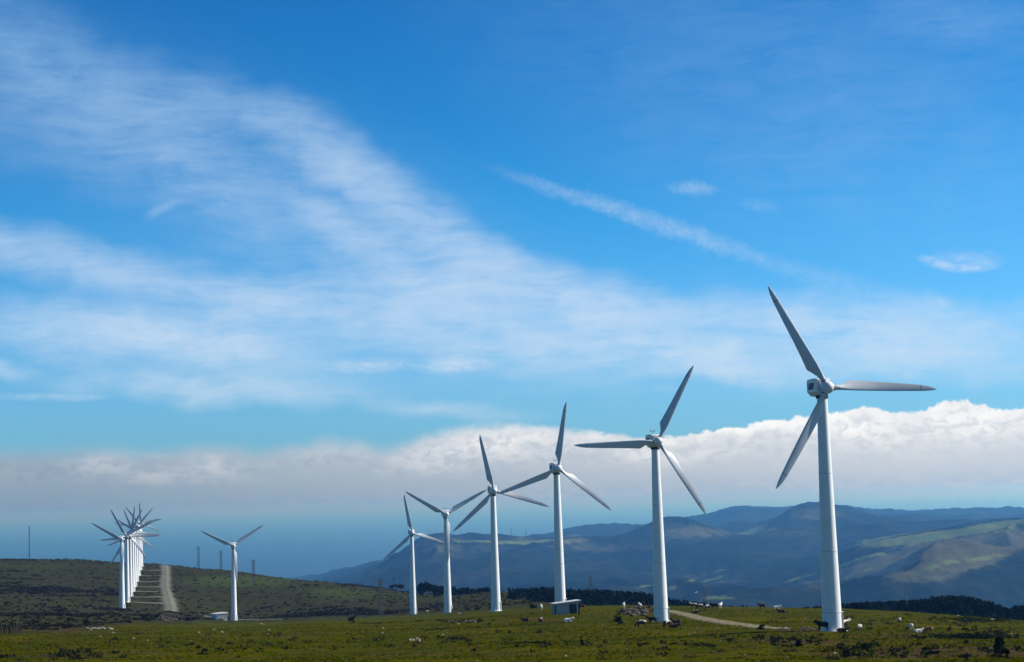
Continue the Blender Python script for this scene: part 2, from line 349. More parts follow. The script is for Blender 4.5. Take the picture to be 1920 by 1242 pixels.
# ------------------------------------------------------------------ far hills, sea
def build_hills():
    rows = [
     (2600, [(-200, 1420), (2300, 1420)]),
     (3500, [(-200, 1330), (900, 1260), (1300, 1170), (1600, 1150), (2300, 1140)]),
     (4300, [(-200, 1300), (700, 1260), (1000, 1150), (1300, 1126), (1450, 1113), (1560, 1100), (1640, 1083), (1700, 1059), (1750, 1038), (1830, 1027), (1920, 1023), (2300, 1010)]),
     (4800, [(-200, 1300), (700, 1210), (1000, 1136), (1300, 1117), (1450, 1096), (1560, 1085), (1640, 1070), (1700, 1064), (1750, 1052), (1830, 1042), (1920, 1036), (2300, 1020)]),
     (5700, [(-200, 1280), (600, 1160), (760, 1118), (1000, 1100), (1200, 1092), (1300, 1096), (1400, 1074), (1500, 1056), (1560, 1040), (1600, 1013), (1650, 1000), (1720, 992), (1800, 985), (1920, 975), (2300, 960)]),
     (7000, [(-200, 1240), (500, 1150), (640, 1098), (760, 1070), (900, 1052), (1050, 1050), (1200, 1045), (1300, 1042), (1400, 1030), (1500, 1015), (1600, 1004), (1700, 998), (1800, 992), (1920, 985), (2300, 975)]),
     (8600, [(-200, 1190), (400, 1165), (560, 1116), (620, 1092), (680, 1075), (720, 1056), (750, 1038), (775, 1019), (795, 1007), (820, 1002), (845, 1004), (862, 1009), (890, 1003), (940, 1005), (990, 1010), (1050, 1009), (1090, 1013), (1150, 1010), (1190, 995), (1230, 976), (1250, 970), (1275, 968), (1300, 975), (1330, 986), (1370, 1000), (1420, 1000), (1450, 978), (1480, 958), (1510, 948), (1540, 946), (1580, 953), (1640, 972), (1720, 985), (1920, 985), (2300, 980)]),
     (10200, [(-200, 1190), (500, 1130), (700, 1070), (900, 1030), (1060, 1012), (1200, 1000), (1330, 990), (1500, 980), (1700, 978), (1920, 975), (2300, 970)]),
     (12800, [(-200, 1150), (500, 1100), (800, 1040), (900, 1020), (1000, 1012), (1060, 994), (1100, 987), (1150, 986), (1215, 984), (1270, 976), (1330, 965), (1370, 952), (1400, 949), (1460, 950), (1510, 947), (1580, 951), (1640, 956), (1720, 962), (1760, 958), (1800, 955), (1860, 956), (1920, 955), (2300, 948)]),
     (16500, [(-200, 1150), (900, 1100), (1400, 1030), (2300, 1010)]),
    ]
    qs = np.concatenate([np.linspace(-.42, -.19, 40)[:-1], np.linspace(-.19, .32, 620)[:-1], np.linspace(.32, .5, 40)])
    Y = np.concatenate([np.geomspace(2600, 4000, 50)[:-1], np.linspace(4000, 13300, 330)[:-1], np.linspace(13300, 16500, 20)])
    Zr = []
    for Yr, pts in rows:
        pts = [(-900, pts[0][1])]+pts+[(2800, pts[-1][1])]
        p = np.array([P(a, b, Yr) for a, b in pts]); Zr.append(np.interp(qs, p[:, 0]/Yr, p[:, 2]))
    Zr = np.array(Zr); Yr = np.array([r[0] for r in rows], float)
    k = np.clip(np.searchsorted(Yr, Y, 'right')-1, 0, len(Yr)-2); t = (Y-Yr[k])/(Yr[k+1]-Yr[k]); t = t*t*(3-2*t)
    Z = Zr[k]*(1-t)[:, None]+Zr[k+1]*t[:, None]                # Y x q
    X = Y[:, None]*qs[None]; YY = np.repeat(Y[:, None], len(qs), 1)
    near = np.exp(-((YY-8600)/350)**2)+np.exp(-((YY-12800)/500)**2)+np.exp(-((YY-5700)/250)**2)
    gul = 1-2*np.abs(fbm(X/900+fbm(X/1500, YY/1500, 77)*1.2, YY/1600, 41, 4)*1.6)
    Z = Z+(gul-.75)*120*(1-.8*np.clip(near, 0, 1))+fbm(X/300, YY/300, 51, 4)*62*(1-.55*np.clip(near, 0, 1))+fbm(X/45, YY/60, 61, 2)*17
    V = np.stack([X, YY, np.maximum(Z, -690)], -1).reshape(-1, 3); n = len(qs); i, j = np.meshgrid(np.arange(len(Y)-1), np.arange(n-1), indexing='ij')
    b = (i*n+j).ravel(); me = mesh_np('hills', V, np.stack([b, b+1, b+n+1, b+n], 1), M_hills, True)
    px, py = proj(V); D = V[:, 1]; px = px+fbm(V[:, 0]/420, V[:, 1]/700, 83, 4)*70; py = py+fbm(V[:, 0]/380, V[:, 1]/700, 87, 4)*22
    def blob(x, y, wx, wy, s=0., p=2): return np.exp(-np.abs((px-x)/wx)**p-np.abs((py-y-s*(px-x))/wy)**p)
    field = (blob(1760, 1002, 155, 9, -.13, 4)+blob(1340, 1076, 22, 3, -.1)+blob(1330, 1089, 34, 3, -.22)+blob(1345, 1122, 28, 6)+.8*blob(1275, 1108, 10, 5)+.8*blob(1215, 1105, 14, 4)+.8*blob(960, 1014, 130, 5, 0, 4)+.75*blob(1760, 1058, 60, 4, -.28)+.8*blob(1850, 1046, 70, 4, -.1)+.72*blob(1660, 1034, 60, 5, -.25)+.75*blob(1590, 1056, 45, 4, -.35)+.7*blob(1880, 1000, 50, 4, -.1)+.7*blob(1500, 1082, 40, 3, -.3)+.7*blob(1600, 1075, 60, 4, -.35)+.75*blob(1430, 995, 45, 7, -.2))*(D > 3300)
    heath = (.54*blob(1790, 1055, 160, 34, -.22)+.55*blob(1590, 1075, 110, 14, -.3)+.5*blob(1470, 1000, 70, 14)+.45*blob(1330, 1085, 120, 14)+blob(1830, 1020, 150, 15, -.12)+.9*blob(1790, 1060, 120, 14, -.25)+.8*blob(1700, 1040, 110, 10, -.25)+blob(1070, 1012, 30, 6)+.8*blob(1300, 1000, 90, 14)+.7*blob(1530, 965, 70, 16)+.6*blob(1120, 1030, 160, 12)+.6*blob(840, 1030, 70, 18))*(D > 3300)
    bare = .55*blob(1632, 1083, 9, 4)+.6*blob(1305, 1112, 7, 2.5)+.6*blob(1416, 1113, 6, 3)+.45*blob(1085, 1013, 22, 3)
    ca = me.color_attributes.new('cover', 'FLOAT_COLOR', 'POINT')
    ca.data.foreach_set('color', np.clip(np.stack([field, heath, bare, np.ones_like(bare)], 1), 0, 1).astype(np.float32).ravel())
    tag(put('hills', me), kind='structure')
    return me
build_hills()
def build_sea():
    m, n, b = material('sea_water', .5, .15); b.inputs['Base Color'].default_value = (.003, .02, .05, 1)
    pos = n.node('ShaderNodeNewGeometry').outputs['Position']; bp = n.node('ShaderNodeBump'); bp.inputs['Strength'].default_value = .25; bp.inputs['Distance'].default_value = 6
    n.plug(bp.inputs['Height'], n.noise(pos, .012, 5, .6)); n.plug(b.inputs['Normal'], bp.outputs[0])
    N = 96; rr = [50, 3000, 9000, 20000, 45000, 110000, 300000]; V = []; F = []
    for r in rr:
        for i in range(N): t = 2*math.pi*i/N; V.append((r*math.cos(t), r*math.sin(t), -600))
    for k in range(len(rr)-1):
        for i in range(N): j = (i+1) % N; F.append((k*N+i, (k+1)*N+i, (k+1)*N+j, k*N+j))
    tag(put('sea', mesh_np('sea', V, F, m)), kind='structure')
build_sea()

# ------------------------------------------------------------------ tracks
def track(name, pts, width, lift, wob=.25, mat=None):
    pts = [np.array(p) for p in pts]; L = []
    for a, b in zip(pts, pts[1:]):
        n = max(2, int(np.linalg.norm(b-a)/1.5))
        for t in np.linspace(0, 1, n, endpoint=False): L.append(a*(1-t)+b*t)
    L.append(pts[-1]); L = np.array(L)[:, :2]
    for _ in range(12): L[1:-1] = .25*L[:-2]+.5*L[1:-1]+.25*L[2:]
    d = np.gradient(L, axis=0); d /= np.linalg.norm(d, axis=1)[:, None]+1e-9; nrm = np.stack([-d[:, 1], d[:, 0]], 1)
    s = np.arange(len(L))*1.; w = width*(1+wob*2*fbm(s/14, s*0+.5, 91)); V = []; K = 7
    for j, u in enumerate(np.linspace(-.5, .5, K)):
        q = L+nrm*(u*w*(1+.25*fbm(s/3, s*0+j*9.1, 95)))[:, None]; z = g(q[:, 0], q[:, 1])+lift*(1-abs(u)*1.9); V.append(np.column_stack([q, z]))
    V = np.stack(V, 1).reshape(-1, 3); F = [(i*K+j, i*K+j+1, (i+1)*K+j+1, (i+1)*K+j) for i in range(len(L)-1) for j in range(K-1)]
    me = mesh_np(name, V, F, mat or M_gravel, True); at = me.attributes.new('edge', 'FLOAT', 'POINT'); at.data.foreach_set('value', np.tile(np.abs(np.linspace(-1, 1, K)), len(L)).astype(np.float32))
    return tag(put(name, me), kind='structure')
track('track', [hit(1254, 1146), hit(1290, 1154), hit(1330, 1163), hit(1380, 1171), hit(1430, 1178), hit(1466, 1181)], 4.8, .2, .3)
def onY(px, Y): return on(px, Y, 1110)
track('hill_track', [onY(318, 815), onY(321, 850), onY(317, 930), onY(314, 1000), onY(310, 1080), onY(310, 1180), onY(311, 1290), onY(310, 1400)], 9.5, .75, .3, M_worn)
for k, (Y, px) in enumerate(((899, 239), (960, 245), (1025, 249), (1085, 253), (1145, 256), (1215, 260), (1290, 263))):
    track('spur_track', [onY(px+3, Y), onY((px+305)/2, Y+random.uniform(-4, 4)), onY(306, Y+4)], 1.9, .6, .7, M_worn)
track('farm_track', [onY(385, 812), onY(425, 798), onY(470, 790), onY(500, 775), onY(535, 735)], 3.0, .5, .25, M_worn)

# ------------------------------------------------------------------ wind turbines
AXIS = math.atan2(math.cos(rad(167.6)), math.sin(rad(167.6)))
def blade_mesh():
    st = [(.62, .36, -.36, 1.0, 30), (1.5, .37, -.37, .98, 30), (2.1, .40, -.50, .66, 30), (2.8, .43, -.86, .36, 28), (3.45, .45, -1.25, .25, 25), (3.75, .45, -1.27, .23, 24), (5.5, .43, -1.1, .19, 15), (8, .40, -.94, .17, 6.5),
          (11, .36, -.80, .15, 3), (14.1, .29, -.60, .14, 1.5), (14.18, .29, -.597, .14, 1.5), (15.3, .23, -.44, .13, 1), (16.0, .15, -.25, .13, .5), (16.4, .08, -.1, .15, .5), (16.6, .02, -.01, .2, 0)]
    rings = []; N = 20
    for z, le, te, th, tw in st:
        c = le-te; rg = []
        for i in range(N):
            t = 2*math.pi*i/N; u = (1-math.cos(t))/2                 # 0 at leading edge
            if th > .9: x = math.sin(t)*c/2*th
            else:
                k = 1.6*math.sqrt(u)*(1-u)**.8 if 0 < u < 1 else 0; k = k*(1-.25*u)
                x = (.5 if math.sin(t) > 0 else -.42)*abs(k)*c*th*1.25 if 0 < u < 1 else 0
            y = le-c*u; a = rad(tw); ym = y; rg.append((x*math.cos(a)+ym*math.sin(a), ym*math.cos(a)-x*math.sin(a), z))
        rings.append(rg)
    b = MB(); b.loft(rings)
    for i in range(len(b.f)):
        zs = [b.v[k][2] for k in b.f[i]]
        if min(zs) > 14.05 and max(zs) < 14.25: b.m[i] = 1
    for k in range(len(b.m)): pass
    return b.mesh('blade', [M_blade, M_dark], angle=40)
def tower_mesh():
    b = MB(); r = lambda z: 1.40-.0207*z
    prof = [(1.52, -1.2), (1.52, .02), (1.44, .06)]; n = 40
    b.lathe([(1.75, -1.5), (1.75, .05), (1.7, .12)], n, 0)
    segs = [(.12, 2.6), (2.6, 11.1), (11.1, 22), (22, 33)]
    b.lathe([(r(z), z) for z in np.linspace(.12, 33, 24)], n, 0)
    for z in (2.6, 11.1, 22): b.lathe([(r(z)+.004, z-.07), (r(z)+.022, z-.055), (r(z)+.022, z+.055), (r(z)+.004, z+.07)], n, 1)
    b.lathe([(.8, 32.55), (.86, 32.6), (.86, 32.98), (.8, 33.02)], n, 2)
    return b.mesh('tower', [M_tower, M_seam, M_dark], angle=35)
def door_meshes():
    d = MB(); d.box((1.46, 0, 1.2), (.16, .9, 2.0)); d.box((1.46, 0, 2.55), (.28, 1.0, .12)); d.box((1.40, .46, 1.3), (.2, .07, 2.4)); d.box((1.40, -.46, 1.3), (.2, .07, 2.4))
    for k in range(3): d.box((1.75+.22*k, 0, .05-.12*k), (.3, .9, .12))
    h = MB(); h.tube((1.56, .3, 1.1), (1.56, .3, 1.4), .03)
    return d.mesh('door', M_white), h.mesh('handle', M_dark)
def nacelle_meshes():
    def sec(x, w, zt, zb, ch, ct):
        return [(x, -w, zt-ct), (x, -w+ct, zt), (x, w-ct, zt), (x, w, zt-ct), (x, w, zb+ch), (x, w-ch*.8, zb), (x, -w+ch*.8, zb), (x, -w, zb+ch)]
    b = MB(); b.loft([sec(-2.95, .95, 1.28, -.75, .5, .12), sec(-2.8, 1.08, 1.4, -.95, .6, .14), sec(-1.2, 1.16, 1.46, -1.12, .62, .15), sec(.3, 1.14, 1.42, -1.12, .6, .15), sec(.72, 1.0, 1.25, -1.05, .55, .2), sec(.92, .72, .85, -.8, .4, .2)])
    b.lathe([(.62, .88), (.62, 1.45)], 20, 1, axis='X')
    b.lathe([(.9, -1.35), (.9, -1.05)], 24, 1)
    nac = b.mesh('nacelle', [M_white, M_dark], angle=30)
    p = MB(); y = -1.185
    p.add([(-1.9, y, -.1), (-.3, y, -.1), (-.05, y, .82), (-1.65, y, .82), (-1.9, y+.05, -.1), (-.3, y+.05, -.1), (-.05, y+.05, .82), (-1.65, y+.05, .82)], [(0, 1, 2, 3), (7, 6, 5, 4), (0, 4, 5, 1), (1, 5, 6, 2), (2, 6, 7, 3), (3, 7, 4, 0)])
    for k in range(3): p.box((-2.18, y+.02, .02+.36*k), (.3, .05, .2))
    rg = MB(); N = 24
    for a in range(N):
        if a in (10, 11, 12, 13): continue
        t0, t1 = 2*math.pi*a/N, 2*math.pi*(a+1)/N
        q = lambda r, t: (-1.05+r*math.cos(t), y-.012, .36+r*math.sin(t))
        rg.add([q(.22, t0), q(.36, t0), q(.36, t1), q(.22, t1)], [(0, 1, 2, 3)])
    a = MB(); a.tube((-1.3, 0, 1.44), (-1.3, 0, 2.1), .045, .035); a.tube((-1.3, -.42, 2.0), (-1.3, .42, 2.0), .035); a.tube((-1.3, .4, 2.0), (-1.3, .4, 2.3), .04); a.tube((-1.3, -.4, 2.0), (-1.3, -.4, 2.3), .04)
    for s in (-.4, .4): a.lathe([(.1, 2.28), (.12, 2.34), (.05, 2.4)], 8, 0, Matrix.Translation((-1.3, s, 0)))
    return nac, p.mesh('logo_panel', M_logo), rg.mesh('logo_ring', M_ring), a.mesh('anemometer', M_dark)
def hub_mesh():
    b = MB(); b.lathe([(.6, -.78), (.82, -.7), (.9, -.3), (.88, .2), (.72, .55), (.4, .78), (.02, .86)], 28, 0, axis='X')
    for k in range(3):
        M = Matrix.Rotation(rad(120*k), 4, 'X'); b.lathe([(.47, .45), (.47, .98), (.43, 1.02)], 20, 0, M); b.lathe([(.4, 1.0), (.4, 1.12)], 20, 1, M)
    return b.mesh('hub', [M_white, M_dark], angle=35)
MESH = dict(blade=blade_mesh(), tower=tower_mesh(), hub=hub_mesh()); MESH['door'], MESH['handle'] = door_meshes()
MESH['nacelle'], MESH['logo_panel'], MESH['logo_ring'], MESH['anemometer'] = nacelle_meshes()
HUBX, TILT = 2.15, rad(-4)
def make_turbine():
    t = empty('wind_turbine', (0, 0, 0)); tw = put('tower', MESH['tower'], t)
    d = put('door', MESH['door'], tw); d.rotation_euler = (0, 0, rad(-3)-AXIS); put('handle', MESH['handle'], d) if False else None
    n = put('nacelle', MESH['nacelle'], t, (0, 0, 34)); put('logo_panel', MESH['logo_panel'], n); put('logo_ring', MESH['logo_ring'], n); put('anemometer', MESH['anemometer'], n)
    put('hub', MESH['hub'], t)
    for k in range(3): put('blade', MESH['blade'], t)
    return t
def copy_tree(o, parent=None):
    c = o.copy(); COL.objects.link(c)
    if parent: c.parent = parent
    for ch in list(o.children): copy_tree(ch, c)
    return c
def set_rotor(t, ang):
    R = Matrix.Translation((HUBX, 0, 34)) @ Matrix.Rotation(TILT, 4, 'Y'); k = 0
    for c in t.children:
        nm = c.name.split('.')[0]
        if nm == 'hub': c.matrix_local = R @ Matrix.Rotation(rad(ang-90), 4, 'X')
        if nm == 'blade': c.matrix_local = R @ Matrix.Rotation(rad(ang+120*k-90), 4, 'X'); k += 1
proto = make_turbine()
for i, (px, Y, ang, py, label) in enumerate(TURB):
    t = proto if i == 0 else copy_tree(proto)
    p = P(px, py, Y); t.location = (p[0], Y, p[2]); t.rotation_euler = (0, 0, AXIS+random.uniform(-.04, .04)*(i > 2))
    set_rotor(t, ang-1.6-(.9 if i == 0 else 0)); tag(t, label, 'wind turbine', 'wind turbines of the wind farm')

# ------------------------------------------------------------------ huts
M_plaster = noisy('grey_render', (.28, .29, .30), (.38, .39, .39), .8, .9, .15)
M_sheet = noisy('white_sheeting', (.66, .67, .66), (.78, .78, .76), .7, .6, .3, stretch=(1, 1, .2))
M_roof = noisy('roof_sheet', (.34, .35, .36), (.5, .5, .5), .9, .7, .3)
M_door = noisy('dark_door', (.018, .019, .024), (.035, .036, .04), 1.5, .6, .3)
def hut1():
    z = float(g(HUT1[0], HUT1[1])); t = empty('hut', (HUT1[0], HUT1[1], z), rad(13)); W, D, hl, hr = 5.6, 3.2, 2.25, 2.75
    b = MB(); x = W/2; y = D/2
    b.add([(-x, -y, -.6), (x, -y, -.6), (x, y, -.6), (-x, y, -.6), (-x, -y, hl), (x, -y, hr), (x, y, hr), (-x, y, hl)], [(0, 3, 2, 1), (0, 1, 5, 4), (1, 2, 6, 5), (2, 3, 7, 6), (3, 0, 4, 7), (4, 5, 6, 7)])
    b.build('wall', M_plaster, t)
    r = MB(); s = (hr-hl)/W
    q = lambda X, Y, dz: (X, Y, hl+(X+x)*s+dz)
    r.add([q(-x-.35, -y-.35, .02), q(x+.35, -y-.35, .02), q(x+.35, y+.3, .02), q(-x-.35, y+.3, .02), q(-x-.35, -y-.35, .2), q(x+.35, -y-.35, .2), q(x+.35, y+.3, .2), q(-x-.35, y+.3, .2)], [(0, 3, 2, 1), (0, 1, 5, 4), (1, 2, 6, 5), (2, 3, 7, 6), (3, 0, 4, 7), (4, 5, 6, 7)])
    r.build('roof', M_roof, t)
    d = MB(); d.box((1.25, -y-.03, 1.05), (1.7, .08, 2.2)); d.build('door', M_door, t)
    d2 = MB(); d2.box((2.58, -y-.025, 1.1), (.42, .07, 2.3)); d2.build('shutter', M_door, t)
    f = MB(); f.box((2.24, -y-.05, 1.15), (.16, .12, 2.4)); f.build('door_post', M_sheet, t)
    c = MB(); c.box((-x, -y, .9), (.22, .22, 2.6)); c.build('corner_post', M_post, t)
    tag(t, 'grey hut with low sloping roof and dark doorway, in front of a wind turbine', 'hut')
hut1()
def hut2():
    z = float(g(HUT2[0], HUT2[1])); t = empty('hut', (HUT2[0], HUT2[1], z), rad(38)); W, D, h = 5.4, 5.0, 2.7
    b = MB(); b.box((0, 0, h/2-.4), (W, D, h+.8)); 
    b.build('wall', M_sheet, t)
    k = MB()
    for i in range(14): k.box((W/2+.03, -D/2+.2+i*(D-.4)/13, h/2), (.06, .12, h))
    k.build('corrugated_cladding', M_sheet, t)
    s = MB(); s.box((-.0, -D/2-.03, h/2), (W-.1, .06, h)); s.build('gable_shade_panel', noisy('gable_shade_blue_grey', (.12, .14, .17), (.2, .22, .25), 1, .8), t)  # blue-grey panel carries the white wall's shade in its colour
    r = MB(); x, y = W/2+.3, D/2+.3
    r.add([(-x, -y, h), (x, -y, h+.05), (x, y, h+.05), (-x, y, h), (-x, -y, h+.15), (x, -y, h+.55), (x, y, h+.55), (-x, y, h+.15)], [(0, 3, 2, 1), (0, 1, 5, 4), (1, 2, 6, 5), (2, 3, 7, 6), (3, 0, 4, 7), (4, 5, 6, 7)])
    r.build('roof', M_roof, t)
    tag(t, 'small white corrugated hut beside the lone wind turbine at left', 'hut')
hut2()

# ------------------------------------------------------------------ pylons, poles, far turbines
def pylon_meshes(H=20, w0=1.7, w1=1.1):
    b = MB(); n = 14; W = lambda z: (w0+(w1-w0)*z/H)/2; zs = np.linspace(0, H, n+1)
    for sx in (-1, 1):
        for sy in (-1, 1): b.tube((sx*w0/2, sy*w0/2, -4), (sx*w1/2, sy*w1/2, H), .115, .09, 5)
    for k in range(n):
        a, c = W(zs[k]), W(zs[k+1]); f = 1 if k % 2 else -1
        for s in (-1, 1):
            b.tube((-f*a, s*a, zs[k]), (f*c, s*c, zs[k+1]), .058, n=4); b.tube((s*a, -f*a, zs[k]), (s*c, f*c, zs[k+1]), .058, n=4)
            b.tube((-c, s*c, zs[k+1]), (c, s*c, zs[k+1]), .045, n=4)
    me = b.mesh('mast', M_steel); arms = []
    for z, L in ((H-.3, 1.9), (H-1.9, 2.3)):
        a = MB(); w = W(z); a.tube((-2*w, 0, z), (2*w, 0, z), .07, n=4); a.tube((-w, -w, z), (-w, w, z), .06, n=4); a.tube((w, -w, z), (w, w, z), .06, n=4)
        for s in (-1, 1):
            a.tube((s*w, -w, z), (s*L, 0, z+.1), .06, n=4); a.tube((s*w, w, z), (s*L, 0, z+.1), .06, n=4); a.tube((s*L, 0, z+.1), (s*L, 0, z-.7), .07, n=5)
        arms.append(a.mesh('crossarm', M_steel))
    return me, arms
PM, PA = pylon_meshes()
PYL = [(372, 1500, 1025, 'lattice pylon on the hill skyline, left one of the two beside the lone turbine'), (414, 1450, 1033, 'lattice pylon on the hill skyline just left of the lone turbine'),
       (475, 1150, 1050, 'lattice pylon on the slope right of the lone turbine'), (713, 735, 1085, 'tall dark lattice pylon on the plain left of the flat topped pine'),
       (1107, 900, 1078, 'dark lattice pylon rising from the forest behind the grey hut'), (1321, 1000, 1098, 'faint lattice pylon between the two nearest turbines'),
       (1698, 900, 1100, 'dark lattice pylon rising above the forest at right')]
for i, (px, Y, top, lab) in enumerate(PYL):
    tp = P(px, top, Y); zg = float(g(tp[0], Y)); H = tp[2]-zg
    t = empty('lattice_pylon', (tp[0], Y, zg), rad(20+9*i)); s = H/20
    for o in [put('mast', PM, t)]+[put('crossarm', a, t) for a in PA]:
        o.scale = (1 if s < 1.5 else 1.3, 1 if s < 1.5 else 1.3, s)
    tag(t, lab, 'pylon', 'lattice pylons of the power line')
b = MB(); tp = P(738, 1083, 760); zg = float(g(tp[0], 760)); b.tube((0, 0, -1), (0, 0, tp[2]-zg), .17, .11, 8); b.tube((-1, 0, tp[2]-zg-.5), (1, 0, tp[2]-zg-.5), .08, n=5)
tag(b.build('utility_pole', M_steel, loc=(tp[0], 760, zg)), 'thin utility pole in front of the flat topped pine', 'pole')
b = MB(); tp = P(55, 986, 1480); zg = float(g(tp[0], 1480)); H = tp[2]-zg
for k in range(3): b.tube((.45*math.cos(k*2.1), .45*math.sin(k*2.1), -1), (.4*math.cos(k*2.1), .4*math.sin(k*2.1), H), .14, .12, 5)
for k in range(24): b.tube((.45*math.cos(k*2.1), .45*math.sin(k*2.1), H*k/24), (.42*math.cos((k+1)*2.1), .42*math.sin((k+1)*2.1), H*(k+1)/24), .09, n=4)
tag(b.build('radio_mast', M_steel, loc=(tp[0], 1480, zg)), 'slender radio mast alone on the hill crest at far left', 'mast')

def far_mesh():
    b = MB(); b.lathe([(1.5, -20), (1.0, 42)], 8); b.box((0, -1, 42.5), (2.2, 5, 2.2))
    return b.mesh('tower', M_tower)
def far_rotor():
    b = MB()
    for k in range(3):
        M = Matrix.Rotation(rad(120*k), 4, 'Y'); b.loft([[(-.9, -.2, 1), (.9, -.2, 1), (.9, .2, 1), (-.9, .2, 1)], [(-.9, -.2, 6), (.9, -.2, 6), (.9, .2, 6), (-.9, .2, 6)], [(-.2, -.1, 19), (.2, -.1, 19), (.2, .1, 19), (-.2, .1, 19)]], 0, True, M)
    b.lathe([(1.1, -1), (.9, .6), (.2, 1.2)], 8, 0, Matrix.Rotation(rad(90), 4, 'X'))
    return b.mesh('rotor', M_tower)
FT, FR = far_mesh(), far_rotor()
ordn = ['first', 'second', 'third', 'fourth', 'fifth', 'sixth', 'seventh', 'eighth', 'ninth', 'tenth', 'eleventh', 'twelfth', 'thirteenth', 'fourteenth', 'fifteenth', 'sixteenth', 'seventeenth', 'eighteenth', 'nineteenth', 'twentieth']
for k, (px, py) in enumerate(((1514, 941), (1571, 943), (1636, 950), (1673, 944), (1702, 945), (1722, 942), (1736, 943), (1748, 942), (1796, 937), (1825, 937), (1865, 936), (1894, 938))):
    p = P(px, py, 12700); t = empty('wind_turbine', (p[0], 12700, p[2]-42), random.uniform(-.3, .3))
    put('tower', FT, t); r = put('rotor', FR, t, (0, -4, 42.5)); r.rotation_euler = (0, random.uniform(0, 2), 0)
    tag(t, f'tiny faint wind turbine on the far ridge, {ordn[k]} from the left of twelve', 'wind turbine', 'tiny wind turbines on the far ridge')
for k, (px, py) in enumerate(((958, 989), (986, 991))):
    p = P(px, py, 8700); t = empty('lattice_pylon', (p[0], 8700, p[2]-44), .3)
    o = put('mast', PM, t); o.scale = (2.2, 2.2, 2.2)
    tag(t, ('tiny faint pylon on the flat hill top between turbines, taller of the two', 'tiny faint pylon on the flat hill top between turbines, shorter of the two')[k], 'pylon', 'tiny pylons on the flat topped hill')

# ------------------------------------------------------------------ foliage
def leaves(cen, rad3, n, size, flat=.0, rng=RNG):
    """n leaf-clump quads spread through blobs at cen (k,3) with radii rad3 (k,3)"""
    k = rng.integers(0, len(cen), n); d = rng.normal(size=(n, 3)); d /= np.linalg.norm(d, axis=1)[:, None]
    c = cen[k]+d*rad3[k]*(rng.random(n)**.35)[:, None]
    a = rng.normal(size=(n, 3)); a[:, 2] *= 1-flat; a /= np.linalg.norm(a, axis=1)[:, None]; b = np.cross(a, rng.normal(size=(n, 3))); b /= np.linalg.norm(b, axis=1)[:, None]
    s = size*(.5+rng.random(n))[:, None]; a = a*s; b = b*s*.6
    V = np.stack([c-a, c-b*.8, c+a, c+b*.8], 1).reshape(-1, 3); return V
def quads(n): return np.arange(n*4, dtype=np.int32).reshape(-1, 4)
def umbrella_pine(px, py_top, Y, wid, thick, lab, group, hmin=0, lean=0.):
    tp = P(px, py_top, Y); zg = float(g(tp[0], Y))-.2; H = max(tp[2]-zg, 3.5)
    t = empty('pine_tree', (tp[0], Y, zg)); b = MB(); top = H-thick*.5
    b.tube((0, 0, -.5), (lean*.5, 0, top*.55), .26, .2, 7); b.tube((lean*.5, 0, top*.55), (lean, 0, top), .2, .09, 7)
    for k in range(6):
        a = k*1.05+random.random(); l = wid*.42*random.uniform(.6, 1); z0 = top*random.uniform(.6, .85)
        b.tube((lean*.7, 0, z0), (lean+l*math.cos(a), l*math.sin(a), H-thick*random.uniform(.35, .6)), .09, .03, 5)
    b.build('trunk', M_bark, t, smooth=True)
    K = 11; an = RNG.random(K)*6.28; rr = np.sqrt(RNG.random(K))*wid*.4
    cen = np.column_stack([lean+rr*np.cos(an), rr*np.sin(an), H-thick*(.4+.25*RNG.random(K))-.25*thick*(rr/(wid*.4))**2]); R = np.column_stack([np.full(K, wid*.17), np.full(K, wid*.17), np.full(K, thick*.33)])*(.7+.6*RNG.random((K, 1)))
    n = 800; put('crown', mesh_np('crown', leaves(cen, R, n, .5), quads(n), M_pine), t)
    tag(t, lab, 'pine tree', group); return t
umbrella_pine(744, 1094, 1010, 9.6, 2.6, 'lone flat topped umbrella pine on the skyline left of the grove', None)
GR = [(786, 1092), (792, 1089.5), (799, 1089), (806, 1090), (812, 1092), (819, 1094), (826, 1095.5), (833, 1094), (842, 1095), (850, 1096), (857, 1097.5), (865, 1099), (873, 1096.5), (880, 1098), (888, 1100), (896, 1102), (904, 1104.5), (913, 1106)]
for k, (px, py) in enumerate(GR):
    Y = random.uniform(960, 1010) if px < 850 else random.uniform(935, 975)
    umbrella_pine(px, py, Y, random.uniform(4.2, 6.4), random.uniform(5, 6.6) if k < 16 else 3.6, f'dark pine in the skyline grove, {ordn[k]} from the left of eighteen', 'pines of the skyline grove', lean=random.uniform(-.3, .3))

def wood(name, sky, y_rng, n_trees, hmin, hmax, per, size, lab, ground_max=None):
    xs = [a for a, b in sky]; ys = [b for a, b in sky]; C = []; R = []; tr = MB()
    for k in range(n_trees):
        px = random.uniform(xs[0], xs[-1]); u = random.random(); Y = y_rng[0]+(y_rng[1]-y_rng[0])*u
        p = P(px, np.interp(px, xs, ys)+random.uniform(0, 3)+(1-u)*9*random.random(), Y); H = random.uniform(hmin, hmax)
        zg = float(g(p[0], Y)); 
        top = p[2]; 
        if top-zg < 2.5: top = zg+2.5
        H = min(H, top-zg+1); w = H*.22
        for q in range(5):
            f = q/4; C.append((p[0]+random.uniform(-.5, .5)*w, Y+random.uniform(-.5, .5)*w, top-H*(.06+.74*f))); rr = w*(.35+.75*f)*random.uniform(.8, 1.2); R.append((rr, rr, H*.13))
        tr.tube((p[0], Y, zg-.5), (p[0], Y, top-H*.3), .22, .1, 5)
    C = np.array(C); R = np.array(R); n = n_trees*per; V = leaves(C, R, n, size)
    me = mesh_np(name, V, quads(n), M_wood); t = put(name, me)
    tag(t, lab, 'forest', kind='stuff'); tag(put('trunk', tr.mesh('trunk', M_bark), t), kind='stuff')
